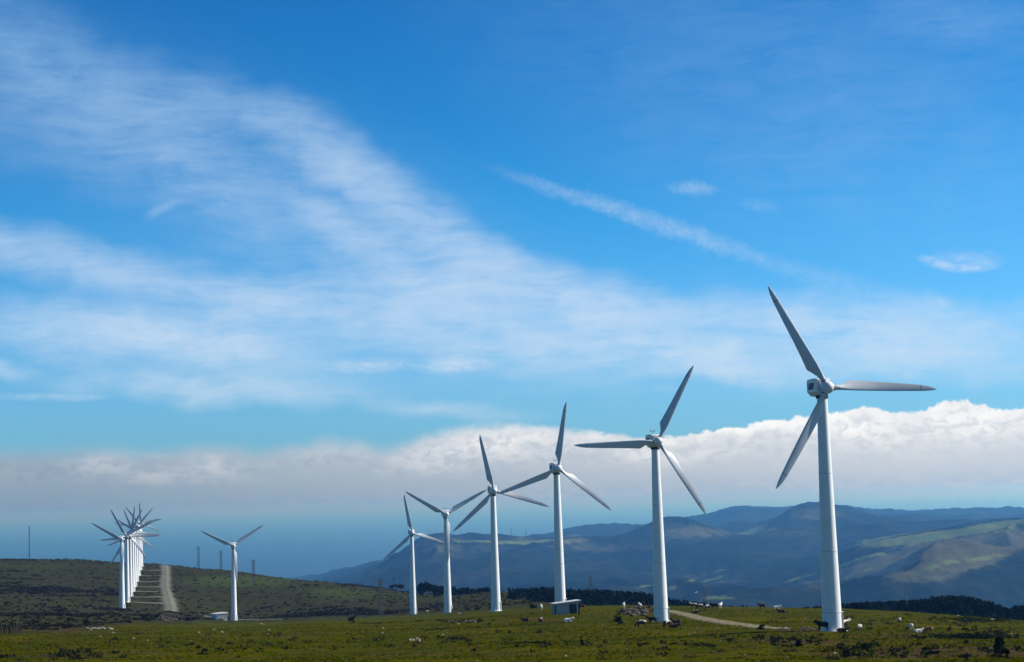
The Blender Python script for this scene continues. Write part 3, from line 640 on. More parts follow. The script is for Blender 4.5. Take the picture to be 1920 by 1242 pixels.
wood('forest', [(955, 1106), (990, 1103), (1030, 1102), (1070, 1105), (1110, 1106), (1150, 1107), (1200, 1111), (1240, 1118), (1270, 1125), (1310, 1131), (1350, 1136), (1400, 1137.5)], (720, 900), 330, 6, 9, 130, .75, 'belt of dark forest just behind the pasture edge, middle of the view')
wood('forest', [(1505, 1141), (1560, 1136), (1620, 1130), (1700, 1127), (1740, 1123), (1780, 1118), (1810, 1119), (1840, 1127), (1870, 1134), (1893, 1143), (1905, 1138), (1990, 1136), (2350, 1142)], (560, 740), 760, 6, 9, 130, .75, 'dark forest knoll just behind the pasture edge at right')

# low growth
def mound_field(name, pts, mat, per, size, lab, cat):
    pts = np.array(pts); C = pts[:, :3].copy(); z = g(C[:, 0], C[:, 1]); C[:, 2] = z+pts[:, 3]*.3
    R = np.column_stack([pts[:, 2]*1., pts[:, 2]*1., pts[:, 3]*.62]); n = len(pts)*per
    me = mesh_np(name, leaves(C, R, n, size), quads(n), mat); return tag(put(name, me), lab, cat, kind='stuff')
hp = []
X = RNG.uniform(-1, 1, 60000); 
for _ in range(60000):
    Y = math.exp(random.uniform(math.log(330), math.log(1480))); px = random.uniform(-60, 1080); x = P(px, 1130, Y)[0]
    hp.append((x, Y, px))
hp = np.array(hp); pyv = proj(np.column_stack([hp[:, 0], hp[:, 1], g0(hp[:, 0], hp[:, 1])]))[1]
edge = np.interp(hp[:, 2], [0, 100, 230, 330, 500, 700, 850, 1000, 1080], [1184, 1184, 1168, 1164, 1162, 1154, 1144, 1134, 1126])
dens = fbm(hp[:, 0]/60, hp[:, 1]/45, 15, 3)*2.2+fbm(hp[:, 0]/15, hp[:, 1]/12, 16, 3)*1.6
lush = np.exp(-((hp[:, 2]-450)/130)**2-((pyv-1090)/12)**2)+.8*np.exp(-((hp[:, 2]-640)/90)**2-((pyv-1112)/12)**2)+.8*np.exp(-((hp[:, 2]-820)/140)**2-((pyv-1118)/9)**2)+1.5*(abs(hp[:, 2]-312) < 11)
dark = .5*np.exp(-((hp[:, 2]-560)/170)**2-((pyv-1147)/13)**2)+.5*np.exp(-((hp[:, 2]-130)/110)**2-((pyv-1145)/18)**2)+.35*np.exp(-((hp[:, 2]-60)/110)**2-((pyv-1110)/14)**2)
ok = (pyv < edge) & (dens-lush+dark*.75 > .36+.28*np.clip((pyv-1110)/20, 0, 1))
HP0 = hp; hp = hp[ok]; s = RNG.uniform(.5, 1.5, len(hp))*np.interp(hp[:, 1], [330, 800, 1480], [.7, 1.15, 1.5])
h2 = HP0[(pyv < edge) & (RNG.random(len(HP0)) < .06) & (abs(HP0[:, 2]-312) > 11)]; s2 = RNG.uniform(.3, .8, len(h2))*np.interp(h2[:, 1], [330, 800, 1480], [.7, 1.1, 1.5])
hpa = np.concatenate([np.column_stack([hp[:, 0], hp[:, 1], s*1.25, s*.8])[:4600], np.column_stack([h2[:, 0], h2[:, 1], s2*1.4, s2*.7])])
mound_field('heather', hpa, M_heather, 20, .42, 'dark heather and low scrub covering the left hillside', 'heather')
fp = []
blobs = [(1700, 1222, 210, 14, 170), (1480, 1200, 90, 6, 70), (100, 1232, 110, 6, 70), (150, 1222, 40, 4, 40), (880, 1205, 160, 16, 60), (1250, 1215, 240, 16, 80), (600, 1205, 250, 18, 60), (1190, 1148, 26, 5, 130), (320, 1158, 45, 5, 110), (1812, 1197, 72, 1.6, 300), (1830, 1164, 60, 5, 160), (1850, 1185, 70, 9, 80), (1650, 1165, 120, 12, 70), (90, 1178, 80, 5, 120), (870, 1166, 55, 3, 60), (300, 1205, 250, 16, 60)]  # the long thin strip at right stands in for an unseen turbine's shadow
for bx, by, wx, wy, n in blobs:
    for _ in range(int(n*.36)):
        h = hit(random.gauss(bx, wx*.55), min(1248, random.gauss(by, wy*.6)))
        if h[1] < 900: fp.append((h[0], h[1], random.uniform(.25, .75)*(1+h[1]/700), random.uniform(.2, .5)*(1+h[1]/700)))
mound_field('low_scrub_and_shadow_strip', fp, M_gorse, 30, .17, 'scattered low dark scrub in the pasture, one strip standing in for a turbine shadow', 'scrub')
_n = NT(M_grass.node_tree); _b = M_grass.node_tree.nodes['Principled BSDF']; _t = _n.node('ShaderNodeBsdfTranslucent'); _x = _n.node('ShaderNodeMixShader'); _x.inputs[0].default_value = .45
_src = _b.inputs['Base Color'].links[0].from_socket; _n.plug(_t.inputs[0], _src); M_grass.node_tree.links.new(_b.outputs[0], _x.inputs[1]); M_grass.node_tree.links.new(_t.outputs[0], _x.inputs[2]); M_grass.node_tree.links.new(_x.outputs[0], M_grass.node_tree.nodes['Material Output'].inputs['Surface'])
def grass():
    n = 52000; px = RNG.uniform(-30, 1950, n*3); Y = np.exp(RNG.uniform(math.log(140), math.log(430), n*3)); x = (px-CX)/FPX*Y-ROLL*(1170-CY)/FPX*Y*-1
    d = fbm(x/12, Y/9, 71, 3)+fbm(x/3, Y/3, 73, 2)*.8; k = np.where(d > -.06)[0][:n]; x = x[k]; Y = Y[k]; n = len(k); z = g(x, Y)-.05
    h = RNG.uniform(.06, .22, n)*(1+np.clip(d[k], 0, .5)*1.3); a = RNG.uniform(0, 6.28, n); w = RNG.uniform(.1, .3, n)
    ln = RNG.normal(size=(n, 2))*.22; V = np.stack([np.column_stack([x-w*np.cos(a), Y-w*np.sin(a), z]), np.column_stack([x+w*np.cos(a), Y+w*np.sin(a), z]), np.column_stack([x+w*.5*np.cos(a)+ln[:, 0], Y+w*.5*np.sin(a)+ln[:, 1], z+h]), np.column_stack([x-w*.4*np.cos(a)+ln[:, 0], Y-w*.4*np.sin(a)+ln[:, 1], z+h*.8])], 1).reshape(-1, 3)
    tag(put('grass', mesh_np('grass', V, quads(n), M_grass)), 'tussocky green grass of the foreground pasture', 'grass', kind='stuff')
grass()
def shrub(px, py, w, h, lab, conic=False, name='shrub'):
    p = hit(px, py); b = MB()
    t = empty(name, tuple(p))
    for k in range(5): a = k*1.3; b.tube((0, 0, -.1), (w*.25*math.cos(a), w*.25*math.sin(a), h*.6), .05, .02, 5)
    b.build('stem', M_bark, t)
    K = 14; an = RNG.random(K)*6.28; f = RNG.random(K); rr = np.sqrt(RNG.random(K))*w*.36*(1.5*(1.05-f) if conic else 1)
    C = np.column_stack([rr*np.cos(an), rr*np.sin(an), h*(.15+.7*f)]); R = np.column_stack([np.full(K, w*.17), np.full(K, w*.17), np.full(K, h*.16)])
    n = 700; put('foliage', mesh_np('foliage', leaves(C, R, n, .11*max(w, h)**.5), quads(n), M_gorse), t)
    tag(t, lab, 'shrub')
shrub(1876, 1231, 1.7, 2.1, 'tall dark conical gorse bush in the lower right corner of the pasture', True)
shrub(1160, 1171, 2.0, 1.55, 'square dark bush standing alone in the grass left of the grazing cows')
shrub(1000, 1141, 2.6, 1.3, 'low round dark bush on the pasture edge left of the grey hut')
shrub(660, 1167, 2.3, 1.5, 'dark jagged bush on the pasture edge left of the tall pylon')
shrub(1428, 1181, 1.1, .75, 'small round dark bush at the lower end of the pale track')
shrub(1660, 1150, 1.6, .8, 'low bush at the pasture crest right of the nearest turbine') if False else None
shrub(1668, 1205, 1.0, .7, 'round dark bush in the grass below the white standing cow') if False else None
shrub(1498, 1213, .95, .75, 'round dark bush in the foreground grass below the black cow')
shrub(1623, 1218, 1.1, .6, 'wide low dark bush in the foreground grass below the nearest turbine')
shrub(1588, 1232, 1.0, .7, 'dark bush near the bottom edge below the nearest turbine')
shrub(1092, 1211, .6, .7, 'small upright tuft of gorse in the bright foreground grass')

# ------------------------------------------------------------------ stones, walls, fence
def rock_mesh(s):
    b = MB(); n = 9; rings = []
    for k, (zz, r) in enumerate(((-.25, .7), (0, 1), (.3, .95), (.55, .65), (.68, .25))):
        rings.append([(r*math.cos(2*math.pi*i/n)*random.uniform(.75, 1.2), r*math.sin(2*math.pi*i/n)*random.uniform(.75, 1.2)*.8, zz*random.uniform(.85, 1.15)) for i in range(n)])
    b.loft(rings); return b
RM = [rock_mesh(k).mesh('stone', M_stone, angle=30) for k in range(4)]; RD = [rock_mesh(k).mesh('stone', M_stone2, angle=30) for k in range(3)]
ROCKS = [(212, 1187, 6, 'pale stone in the grass just below the left end of the ruined wall') , (188, 1194, 5, 'small pale stone in the grass below the ruined stone wall'), (251, 1198, 7, 'flat pale stone lying in the grass below the frontmost row turbine'),
 (277, 1201.5, 5, 'pale stone right of the flat pale stone in the left foreground'), (401, 1181.5, 5, 'upper pale stone of the small group in the grass below the white hut'), (416, 1186, 6, 'right hand pale stone of the group in the grass below the white hut'), (373, 1187, 6, 'left hand pale stone of the group in the grass below the white hut'),
 (490, 1171, 7, 'bright stone in the grass where the farm track ends'), (504, 1182, 5, 'white stone in the grass below the end of the farm track'), (503, 1190, 6, 'flat stone at the edge of a stony patch below the farm track'), (718, 1179, 5, 'small white stone in mid pasture below the tall pylon, upper of a pair'), (717, 1188, 6, 'white stone in mid pasture below the tall pylon, lower of a pair'),
 (801, 1147, 8, 'white stone between the two turbines before the pine grove'), (861, 1151, 5, 'small white stone just right of the Y rotor turbine foot'), (786, 1203, 6, 'pale stone in the patch of stones in the centre foreground'), (1061, 1232, 6, 'single white stone near the bottom edge in the bright grass'), (1565, 1226, 9, 'pale flat stone in the foreground grass below the nearest turbine'),
 (830, 1191, 5, 'pale stone in the grass below the pine grove'), (1775, 1150, 6, 'pale rock on the dark slope at right, leftmost of the scatter'), (1826, 1156, 8, 'largest pale rock on the dark slope at right'), (1797, 1155, 5, 'small pale rock in the middle of the scatter on the dark slope'), (1841, 1160, 5, 'pale rock right of the largest one on the dark slope'), (1860, 1162, 7, 'rightmost pale rock of the scatter on the dark slope'), (1809, 1161, 6, 'lower pale rock of the scatter on the dark slope'), (1896, 1190, 6, 'pale stone at the far right edge of the pasture')]
for k, (px, py, w, lab) in enumerate(ROCKS):
    p = hit(px, py); o = put('stone', RM[k % 4], None, tuple(p)); s = w*p[1]/FPX/2; o.scale = (s, s, s*random.uniform(.7, 1)); o.rotation_euler = (0, 0, random.uniform(0, 6))
    tag(o, lab, 'stone', 'loose pale stones in the pasture')
def rubble(name, px0, px1, py, n, smin, smax, mats, lab, dy=2., cat='stones'):
    b = MB()
    for _ in range(n):
        p = hit(random.uniform(px0, px1), py+random.gauss(0, dy)); s = random.uniform(smin, smax)
        r = rock_mesh(0); M = Matrix.Translation(p) @ Matrix.Rotation(random.uniform(0, 6), 4, 'Z') @ Matrix.Diagonal((s, s, s*.9, 1)); mi = 1 if random.random() < .35 else 0
        b.add(r.v, r.f, mi, M)
    return tag(b.build(name, mats, None, angle=30), lab, cat, kind='stuff')
rubble('ruined_wall', 160, 210, 1179.5, 34, .28, .6, [M_stone, M_stone2], 'low ruined wall of pale stones beside the heath at left', .8, 'stone wall')
rubble('stone_mound', 1168, 1214, 1148, 60, .4, .95, [M_stone2, M_stone2], 'dark mound of heaped stones under the two white cows', 4, 'mound')
rubble('rock_pile', 296, 345, 1161, 46, .4, .9, [M_stone2, M_stone2], 'dark rock pile in the heath between the row turbines and the white hut', 3.5, 'rock pile')
rubble('rock_pile', 1500, 1530, 1180, 26, .18, .36, [M_stone2, M_stone2], 'low pile of pale and brown stones left of the black cow', 1.5, 'rock pile')
rubble('rock_pile', 1462, 1482, 1180, 18, .2, .4, [M_stone2, M_stone], 'dark stones at the lower end of the pale track', 1.2, 'rock pile')
rubble('rock_pile', 848, 892, 1166, 32, .2, .5, [M_stone2, M_stone], 'line of mixed stones in the grass below the pine grove', 1.8, 'rock pile')
rubble('rock_pile', 768, 788, 1201, 16, .15, .32, [M_stone, M_stone2], 'small heap of stones in the centre foreground', 1.5, 'rock pile')
b = MB()
for _ in range(300):
    px = random.uniform(0, 1920); p = hit(px, random.uniform(1150, 1240)) if _ % 3 == 0 else hit(random.choice((505, 700, 790, 1020, 1130, 1300, 1480, 420))+random.gauss(0, 30), random.choice((1166, 1190, 1200, 1180))+random.gauss(0, 5))
    s = random.uniform(.04, .12)*(1 if p[1] < 600 else 2); r = rock_mesh(0); b.add(r.v, r.f, 0, Matrix.Translation(p) @ Matrix.Diagonal((s, s, s, 1)))
tag(b.build('stone_litter', M_stone), 'tiny scattered stones in the grass', 'stones', kind='stuff')
fc = hit(12, 1187); t = empty('wooden_fence', tuple(fc))
for k in range(11):
    p = hit(-6+4.6*k, 1186.5+.15*k); b = MB(); h = random.uniform(1.7, 2.3); q = p-fc; b.tube((q[0], q[1], q[2]-.4), (q[0]+random.uniform(-.12, .12), q[1], q[2]+h), .16, .13, 7); b.build('post', M_post, t)
b = MB()
for z in (.7, 1.35):
    pts = [hit(-6+4.6*k, 1186.5+.15*k)-fc for k in range(11)]
    for a, c in zip(pts, pts[1:]): b.tube(a+np.array((0, 0, z)), c+np.array((0, 0, z)), .06, n=5)
b.build('rail', M_post, t); tag(t, 'dark fence of rough wooden stakes at the left edge of the picture', 'fence')

# ------------------------------------------------------------------ cattle
def cow_mesh(pose):
    gz = pose == 'graze'; ly = pose == 'lie'; dz = -.62 if ly else 0
    J = []; E = []
    def j(x, y, z, r, par=None, ry=None):
        J.append((x, y, z, r, ry or r)); 
        if par is not None: E.append((par, len(J)-1))
        return len(J)-1
    mid = j(-.1, 0, 1.04+dz, .36, None, .40); hip = j(-.62, 0, 1.1+dz, .31, mid, .33); rump = j(-.92, 0, 1.12+dz, .2, hip)
    t1 = j(-1.04, 0, 1.05+dz, .045, rump); j(-1.08, 0, .62+dz*.7, .03, t1); sh = j(.42, 0, 1.1+dz, .31, mid, .36)
    if gz: nk = j(.78, 0, .92, .19, sh); hd = j(1.02, 0, .52, .15, nk); mz = j(1.16, 0, .2, .095, hd)
    else: nk = j(.76, 0, 1.3+dz, .2, sh); hd = j(1.02, 0, 1.5+dz, .155, nk); mz = j(1.36, 0, 1.34+dz, .1, hd)
    for s in (-1, 1):
        e = j(J[hd][0]-.06, s*.2, J[hd][2]+.1, .045, hd); j(J[hd][0]-.1, s*.33, J[hd][2]+.06, .02, e)
        hn = j(J[hd][0]-.02, s*.13, J[hd][2]+.2, .03, hd); j(J[hd][0]+.04, s*.24, J[hd][2]+.32, .012, hn)
        if ly:
            a = j(-.6, s*.32, .28, .17, hip); b_ = j(-.2, s*.42, .14, .09, a); j(-.55, s*.46, .07, .06, b_)
            c = j(.42, s*.27, .25, .13, sh); d = j(.78, s*.3, .12, .08, c); j(.5, s*.32, .06, .055, d)
        else:
            a = j(-.72, s*.17, .88, .19, hip); b_ = j(-.62, s*.18, .64, .115, a); c = j(-.82, s*.18, .44, .068, b_); j(-.77+.12*s, s*.18, .03, .062, c)
            a = j(.44, s*.16, .8, .15, sh); b_ = j(.47-.05*s, s*.17, .44, .075, a); j(.45-.1*s, s*.17, .03, .06, b_)
    me = bpy.data.meshes.new('body'); me.from_pydata([q[:3] for q in J], E, []); o = put('cow_skeleton', me)
    o.modifiers.new('s', 'SKIN'); me.skin_vertices[0].data[0].use_root = True
    for v, q in zip(me.skin_vertices[0].data, J): v.radius = (q[3], q[4])
    u = o.modifiers.new('u', 'SUBSURF'); u.levels = 2; u.render_levels = 2
    dg = bpy.context.evaluated_depsgraph_get(); out = bpy.data.meshes.new_from_object(o.evaluated_get(dg)); bpy.data.objects.remove(o)
    out.polygons.foreach_set('use_smooth', [True]*len(out.polygons)); out.materials.clear(); out.name = 'cow_body'; return out
CM = {k: cow_mesh(k) for k in ('graze', 'stand', 'lie')}
def hide(name, c0, c1, bias=.5, back=0.):
    m, n, b = material(name, .75, .2); o = n.node('ShaderNodeTexCoord').outputs['Object']; sp = n.node('ShaderNodeSeparateXYZ'); n.plug(sp.inputs[0], o)
    f = n.m('ADD', n.noise(o, 1.6, 2, .5, .4), n.m('MULTIPLY', n.m('SUBTRACT', sp.outputs[2], .95), back))
    c = n.mix(n.rng(f, bias-.02, bias+.02), c0, c1); c = n.mix(n.rng(n.noise(o, 9, 4), .3, .8, 0, .3), c, (.05, .035, .025)); n.plug(b.inputs['Base Color'], c); return m
BR = (.055, .019, .009); WH = (.72, .68, .6); BK = (.008, .007, .007); TN = (.34, .15, .055); DB = (.03, .014, .009)
HD = dict(black=hide('black_hide', BK, (.012, .01, .009)), white=hide('white_hide', WH, (.66, .6, .52), .6), tan=hide('tan_hide', TN, (.42, .22, .1), .6), dark=hide('dark_brown_hide', DB, (.05, .022, .012), .6),
          backed=hide('brown_hide_white_back', BR, WH, .6, .45), patched=hide('brown_white_patched_hide', BR, WH, .56, .12), brown=hide('red_brown_hide', BR, (.085, .03, .015), .6), whitedark=hide('white_hide_dark_legs', BK, WH, .42, .4))
COWS = [  # photo x, photo y of the hooves, heading (deg, 0 = to the right), pose, hide, label
 (1202, 1178, 180, 'graze', 'backed', 'white backed brown cow grazing on the open grass left of the second turbine'),
 (1253, 1179, 20, 'graze', 'patched', 'brown and white patched cow grazing in front of the second turbine foot'),
 (1268, 1176.5, 200, 'stand', 'dark', 'dark brown cow standing just right of the second turbine foot'),
 (1264, 1178, 0, 'lie', 'dark', 'small dark calf lying between the cows at the second turbine'),
 (1223, 1171, 180, 'stand', 'black', 'black cow half hidden behind the left side of the second turbine foot'),
 (1170, 1141, 80, 'stand', 'white', 'white cow seen from behind on the dark mound, left of the pair'),
 (1200, 1142, 100, 'stand', 'whitedark', 'white cow with dark belly on the dark mound, right of the pair'),
 (1212, 1143, 0, 'lie', 'brown', 'brown cow lying on the right side of the dark mound'),
 (1301, 1141, 160, 'stand', 'backed', 'pale backed cow standing leftmost in the herd on the pasture edge'),
 (1312, 1143, 200, 'graze', 'backed', 'pale backed brown cow second from left in the herd on the pasture edge'),
 (1328, 1145, 10, 'graze', 'patched', 'patched cow grazing in the middle of the herd on the pasture edge'),
 (1340, 1142, 180, 'stand', 'black', 'black cow standing right of the middle of the herd on the pasture edge'),
 (1351, 1141, 60, 'stand', 'white', 'white cow at the right end of the herd on the pasture edge'),
 (1305, 1151, 0, 'lie', 'patched', 'cow lying in the grass below the herd on the pasture edge'),
 (1429, 1143, 180, 'stand', 'brown', 'lone dark brown cow standing on the skyline between the nearest two turbines'),
 (1456, 1142.5, 0, 'lie', 'white', 'white cow lying on the skyline just right of the lone brown cow'),
 (1466, 1150, 180, 'lie', 'brown', 'brown cow lying in the grass below the skyline left of the nearest turbine'),
 (1542, 1184, 180, 'stand', 'black', 'black cow standing at the left foot of the nearest turbine'),
 (1584, 1180, 30, 'stand', 'patched', 'brown and white cow peeking out behind the right side of the nearest turbine'),
 (1580, 1187, 0, 'lie', 'brown', 'brown calf lying at the right foot of the nearest turbine'),
 (1613, 1183, 60, 'graze', 'whitedark', 'white backed cow grazing a short way right of the nearest turbine'),
 (1686, 1169, 95, 'graze', 'whitedark', 'white cow seen from behind, alone high on the right pasture'),
 (1708, 1182, 100, 'graze', 'white', 'white cow seen from behind, left of the white and tan pair'),
 (1722, 1187, 10, 'lie', 'white', 'white cow lying beside the tan cow on the right'),
 (1741, 1189, 170, 'graze', 'tan', 'tan cow grazing at the right, beside the lying white cow'),
 (848, 1151, 90, 'stand', 'black', 'dark cow seen from behind at the foot of the Y rotor turbine'),
 (877, 1148, 180, 'stand', 'black', 'black cow, left of the two standing between the grove turbines'),
 (896, 1147, 0, 'stand', 'black', 'black cow, right of the two standing between the grove turbines'),
 (921, 1145, 160, 'graze', 'dark', 'dark brown cow at the left foot of the turbine beside the grey hut'),
 (985, 1166, 180, 'lie', 'brown', 'brown cow lying leftmost on the stony strip below the grey hut'),
 (1015, 1166, 80, 'lie', 'patched', 'brown cow with white face lying in the middle of the stony strip'),
 (1065, 1167, 0, 'lie', 'white', 'white cow lying on the stony strip below the grey hut'),
 (1015, 1144, 90, 'stand', 'white', 'white cow seen end on beside the round bush left of the grey hut'),
 (1066, 1150, 10, 'lie', 'brown', 'brown cow lying against the front wall of the grey hut'),
 (1091, 1139, 180, 'lie', 'brown', 'brown cow lying behind the right end of the grey hut'),
]
for px, py, hd, pose, col, lab in COWS:
    p = hit(px, py); key = pose+col
    if key not in MESH:
        me = CM[pose].copy(); me.name = 'cow_body'; me.materials.append(HD[col]); MESH[key] = me
    o = put('cow', MESH[key], None, (p[0], p[1], p[2]-.02)); o.rotation_euler = (0, 0, rad(hd)); s = .8 if 'calf' in lab else (.68 if px > 1600 else .92); o.scale = (s, s, s)
    tag(o, lab, 'cow', 'cattle on the pasture')

# ------------------------------------------------------------------ sky and light
SUN_AZ, SUN_EL = 76, 38
def build_world():
    w = bpy.data.worlds.new('World'); SC.world = w; w.use_nodes = True; n = NT(w.node_tree); bg = w.node_tree.nodes['Background']; bg.inputs[1].default_value = .07
    w.cycles.sampling_method = 'MANUAL'; w.cycles.sample_map_resolution = 256
    sky = n.node('ShaderNodeTexSky', sky_type='NISHITA', sun_disc=False, sun_elevation=rad(SUN_EL), sun_rotation=rad(SUN_AZ)); sky.altitude = 500
    d = n.node('ShaderNodeTexCoord').outputs['Generated']; sp = n.node('ShaderNodeSeparateXYZ'); n.plug(sp.inputs[0], d)
    az = n.m('MULTIPLY', n.m('ARCTAN2', sp.outputs[0], sp.outputs[1]), 57.29578); el = n.m('MULTIPLY', n.m('ARCSINE', sp.outputs[2]), 57.29578)
    e01 = n.rng(el, 0, 40); K = lambda *c: tuple(v/2 for v in c)
    tint = n.ramp(e01, [(0, K(.38, .88, 1.5)), (3.2/40, K(.38, .90, 1.5)), (6/40, K(.32, .93, 1.5)), (9.6/40, K(.165, .84, 1.4)), (13/40, K(.105, .72, 1.28)), (17/40, K(.085, .62, 1.2)), (26/40, K(.17, .43, .72)), (1, K(.26, .42, .58))])
    base = n.vm('SCALE', n.vm('MULTIPLY', sky.outputs[0], tint), scale=2.)
    cb = n.node('ShaderNodeCombineXYZ'); n.plug(cb.inputs[0], az); n.plug(cb.inputs[1], el); ae = cb.outputs[0]
    wob = n.vm('SUBTRACT', n.noise(ae, .5, 3, .5, col=True), (.5, .5, .5)); pw = n.vm('ADD', ae, n.vm('MULTIPLY', wob, (1.6, 1.1, 0)))
    acc = None
    def stroke(x0, y0, x1, y1, wd, amp, vec=pw):
        nonlocal acc
        a0, e0 = sky_ae(x0, y0); a1, e1 = sky_ae(x1, y1); L = math.hypot(a1-a0, e1-e0)/2+wd*.0179*.8; an = math.atan2(e1-e0, a1-a0)
        v = n.mapping(vec, ((a0+a1)/2, (e0+e1)/2, 0), (0, 0, an), (L*1.25, wd*.0179*1.35, 1), 'TEXTURE')
        s = n.rng(n.vm('LENGTH', v), 1., 0., 0., amp, True); return s
    def total(lst, vec=pw):
        t = None
        for q in lst:
            s = stroke(*q, vec=vec); t = s if t is None else n.m('ADD', t, s)
        return t
    band = total([(-120, -10, 150, 130, 95, .38), (60, 130, 430, 205, 80, .34), (-60, 130, 330, 270, 130, .34), (360, 165, 570, 225, 50, .32), (500, 215, 690, 320, 62, .62), (540, 290, 740, 360, 45, .40), (640, 320, 850, 440, 66, .62),
                  (555, 385, 730, 480, 38, .55), (800, 430, 980, 525, 50, .58), (700, 460, 930, 560, 70, .42), (250, 240, 640, 430, 120, .30), (275, 412, 335, 385, 12, .25), (-80, 430, 260, 520, 52, .62), (180, 500, 620, 590, 55, .5),
                  (-60, 590, 440, 655, 66, .58), (230, 600, 620, 680, 52, .5), (480, 540, 1020, 600, 85, .45), (900, 515, 1290, 590, 55, .62), (1180, 588, 1990, 606, 46, .58), (1120, 648, 1580, 692, 45, .6), (1480, 640, 1990, 684, 50, .55),
                  (80, 715, 720, 735, 36, .5), (-60, 690, 60, 697, 18, .4), (880, 640, 1220, 640, 80, .36), (1240, 700, 1460, 706, 20, .3), (680, 765, 1020, 780, 22, .25), (1650, 10, 1960, 50, 55, .25), (1000, -80, 1950, 230, 330, .18), (-50, 90, 900, 540, 210, .13), (-100, 610, 1980, 640, 115, .16)])
    pf = n.vm('ADD', ae, n.vm('MULTIPLY', n.vm('SUBTRACT', n.noise(ae, .3, 2, .5, col=True), (.5, .5, .5)), (1.2, .9, 0)))
    fib = n.noise(n.mapping(pf, rot=(0, 0, rad(9)), scale=(.16, .8, 1)), 1.5, 8, .62, .6); blo = n.noise(pw, .5, 6, .6, .3)
    fb3 = n.noise(n.mapping(pf, rot=(0, 0, rad(12)), scale=(.16, 1.3, 1)), 3.4, 8, .7, .0)
    fb2 = n.noise(n.mapping(pf, rot=(0, 0, rad(32)), scale=(.24, 1.2, 1)), 2.2, 8, .68, .25)
    tex = n.m('ADD', n.rng(fib, .28, .74, .5, 1.12), n.m('ADD', n.rng(blo, .35, .68, -.16, .22), n.rng(fb2, .33, .67, -.22, .22)))
    tex = n.m('ADD', tex, n.rng(fb3, .33, .67, -.10, .10))
    ci = n.m('MULTIPLY', n.m('MULTIPLY', band, tex), n.rng(el, 4, 11, 1.35, 1.))
    pc = n.vm('ADD', ae, n.vm('MULTIPLY', n.vm('SUBTRACT', n.noise(ae, 3., 5, .65, col=True), (.5, .5, .5)), (.5, .5, 0)))
    trail = total([(925, 316, 1200, 410, 15, .26), (1080, 364, 1470, 500, 19, .34), (1420, 490, 1700, 560, 22, .14), (1262, 350, 1335, 357, 15, .36), (1390, 378, 1460, 395, 14, .14), (1760, 566, 1775, 570, 12, .25)], pc)
    puff = n.noise(ae, 7., 5, .62, .3); ci = n.m('ADD', ci, n.m('MULTIPLY', trail, n.m('MULTIPLY', n.rng(puff, .32, .66, .6, 1.1), n.rng(n.noise(ae, 2.2, 4, .6), .3, .7, .55, 1.35))))
    sharp = total([(1725, 487, 1795, 505, 11, .6), (1785, 506, 1870, 499, 10, .6), (1750, 486, 1875, 487, 18, .35), (620, 686, 770, 683, 14, .55), (780, 686, 935, 684, 15, .65), (-40, 742, 220, 748, 8, .35), (740, 770, 880, 772, 8, .2), (1330, 640, 1540, 664, 22, .25), (1830, 610, 1930, 632, 18, .25), (1230, 728, 1270, 729, 8, .2)], n.vm('ADD', ae, n.vm('MULTIPLY', wob, (.6, .25, 0))))
    ci = n.m('ADD', ci, n.m('MULTIPLY', sharp, n.m('MULTIPLY', n.rng(blo, .3, .7, .5, 1.2), n.rng(n.noise(n.mapping(ae, rot=(0, 0, rad(-14)), scale=(.5, 1.4, 1)), 4., 6, .65, .6), .35, .62, .3, 1.3))))
    ci = n.m('SUBTRACT', 1., n.m('POWER', 2.718, n.m('MULTIPLY', ci, -1.25)))
    cc = n.ramp(n.rng(el, 0, 18), [(0, tuple(v*1. for v in lin(214, 230, 244))), (.35, lin(208, 226, 246)), (.6, lin(185, 212, 240)), (.85, lin(140, 186, 228)), (1, lin(132, 178, 222))])
    col = n.mix(ci, base, n.vm('SCALE', cc, scale=10.))
    # cumulus bank on the horizon
    top = [(-300, 850), (0, 850), (110, 849), (150, 845), (215, 843), (260, 851), (330, 845), (400, 839), (450, 845), (490, 849), (560, 838), (610, 830), (670, 830), (715, 843), (745, 838), (800, 818), (850, 806), (900, 799), (960, 797), (1015, 799), (1060, 806), (1130, 813), (1200, 817), (1290, 816), (1350, 803), (1400, 796), (1460, 788), (1520, 778), (1570, 774), (1600, 767), (1625, 761), (1650, 765), (1690, 776), (1725, 768), (1775, 752), (1812, 746), (1822, 757), (1870, 763), (1920, 764), (2300, 770)]
    A = [sky_ae(a, b) for a, b in top]; a_lo, a_hi = A[0][0], A[-1][0]; fc = n.node('ShaderNodeFloatCurve'); cv = fc.mapping.curves[0]
    pts = [((a-a_lo)/(a_hi-a_lo), e/5) for a, e in A]; cv.points[0].location = pts[0]; cv.points[1].location = pts[-1]
    for q in pts[1:-1]: cv.points.new(*q)
    for q in cv.points: q.handle_type = 'AUTO'
    fc.mapping.update()
    lr = n.rng(az, sky_ae(500, 800)[0], sky_ae(1350, 800)[0], 0, 1, True); lf = n.rng(az, sky_ae(100, 900)[0], sky_ae(1700, 900)[0])
    bil = n.noise(n.mapping(ae, scale=(.8, 1.1, 1)), 1.7, 7, .58, .3); bil2 = n.noise(n.mapping(ae, scale=(.6, 1, 1), loc=(3, 8, 0)), .9, 5, .55, .4)
    n.plug(fc.inputs['Value'], n.rng(n.m('ADD', az, n.m('MULTIPLY', n.m('SUBTRACT', bil, .5), .5)), a_lo, a_hi)); edge = n.m('MULTIPLY', fc.outputs[0], 5.)
    h = n.m('SUBTRACT', n.m('ADD', edge, n.m('MULTIPLY', n.m('ADD', n.m('SUBTRACT', bil, .5), n.m('MULTIPLY', n.m('SUBTRACT', n.noise(ae, 5.5, 5, .6), .5), .3)), n.rng(lr, 0, 1, .35, .62))), el)
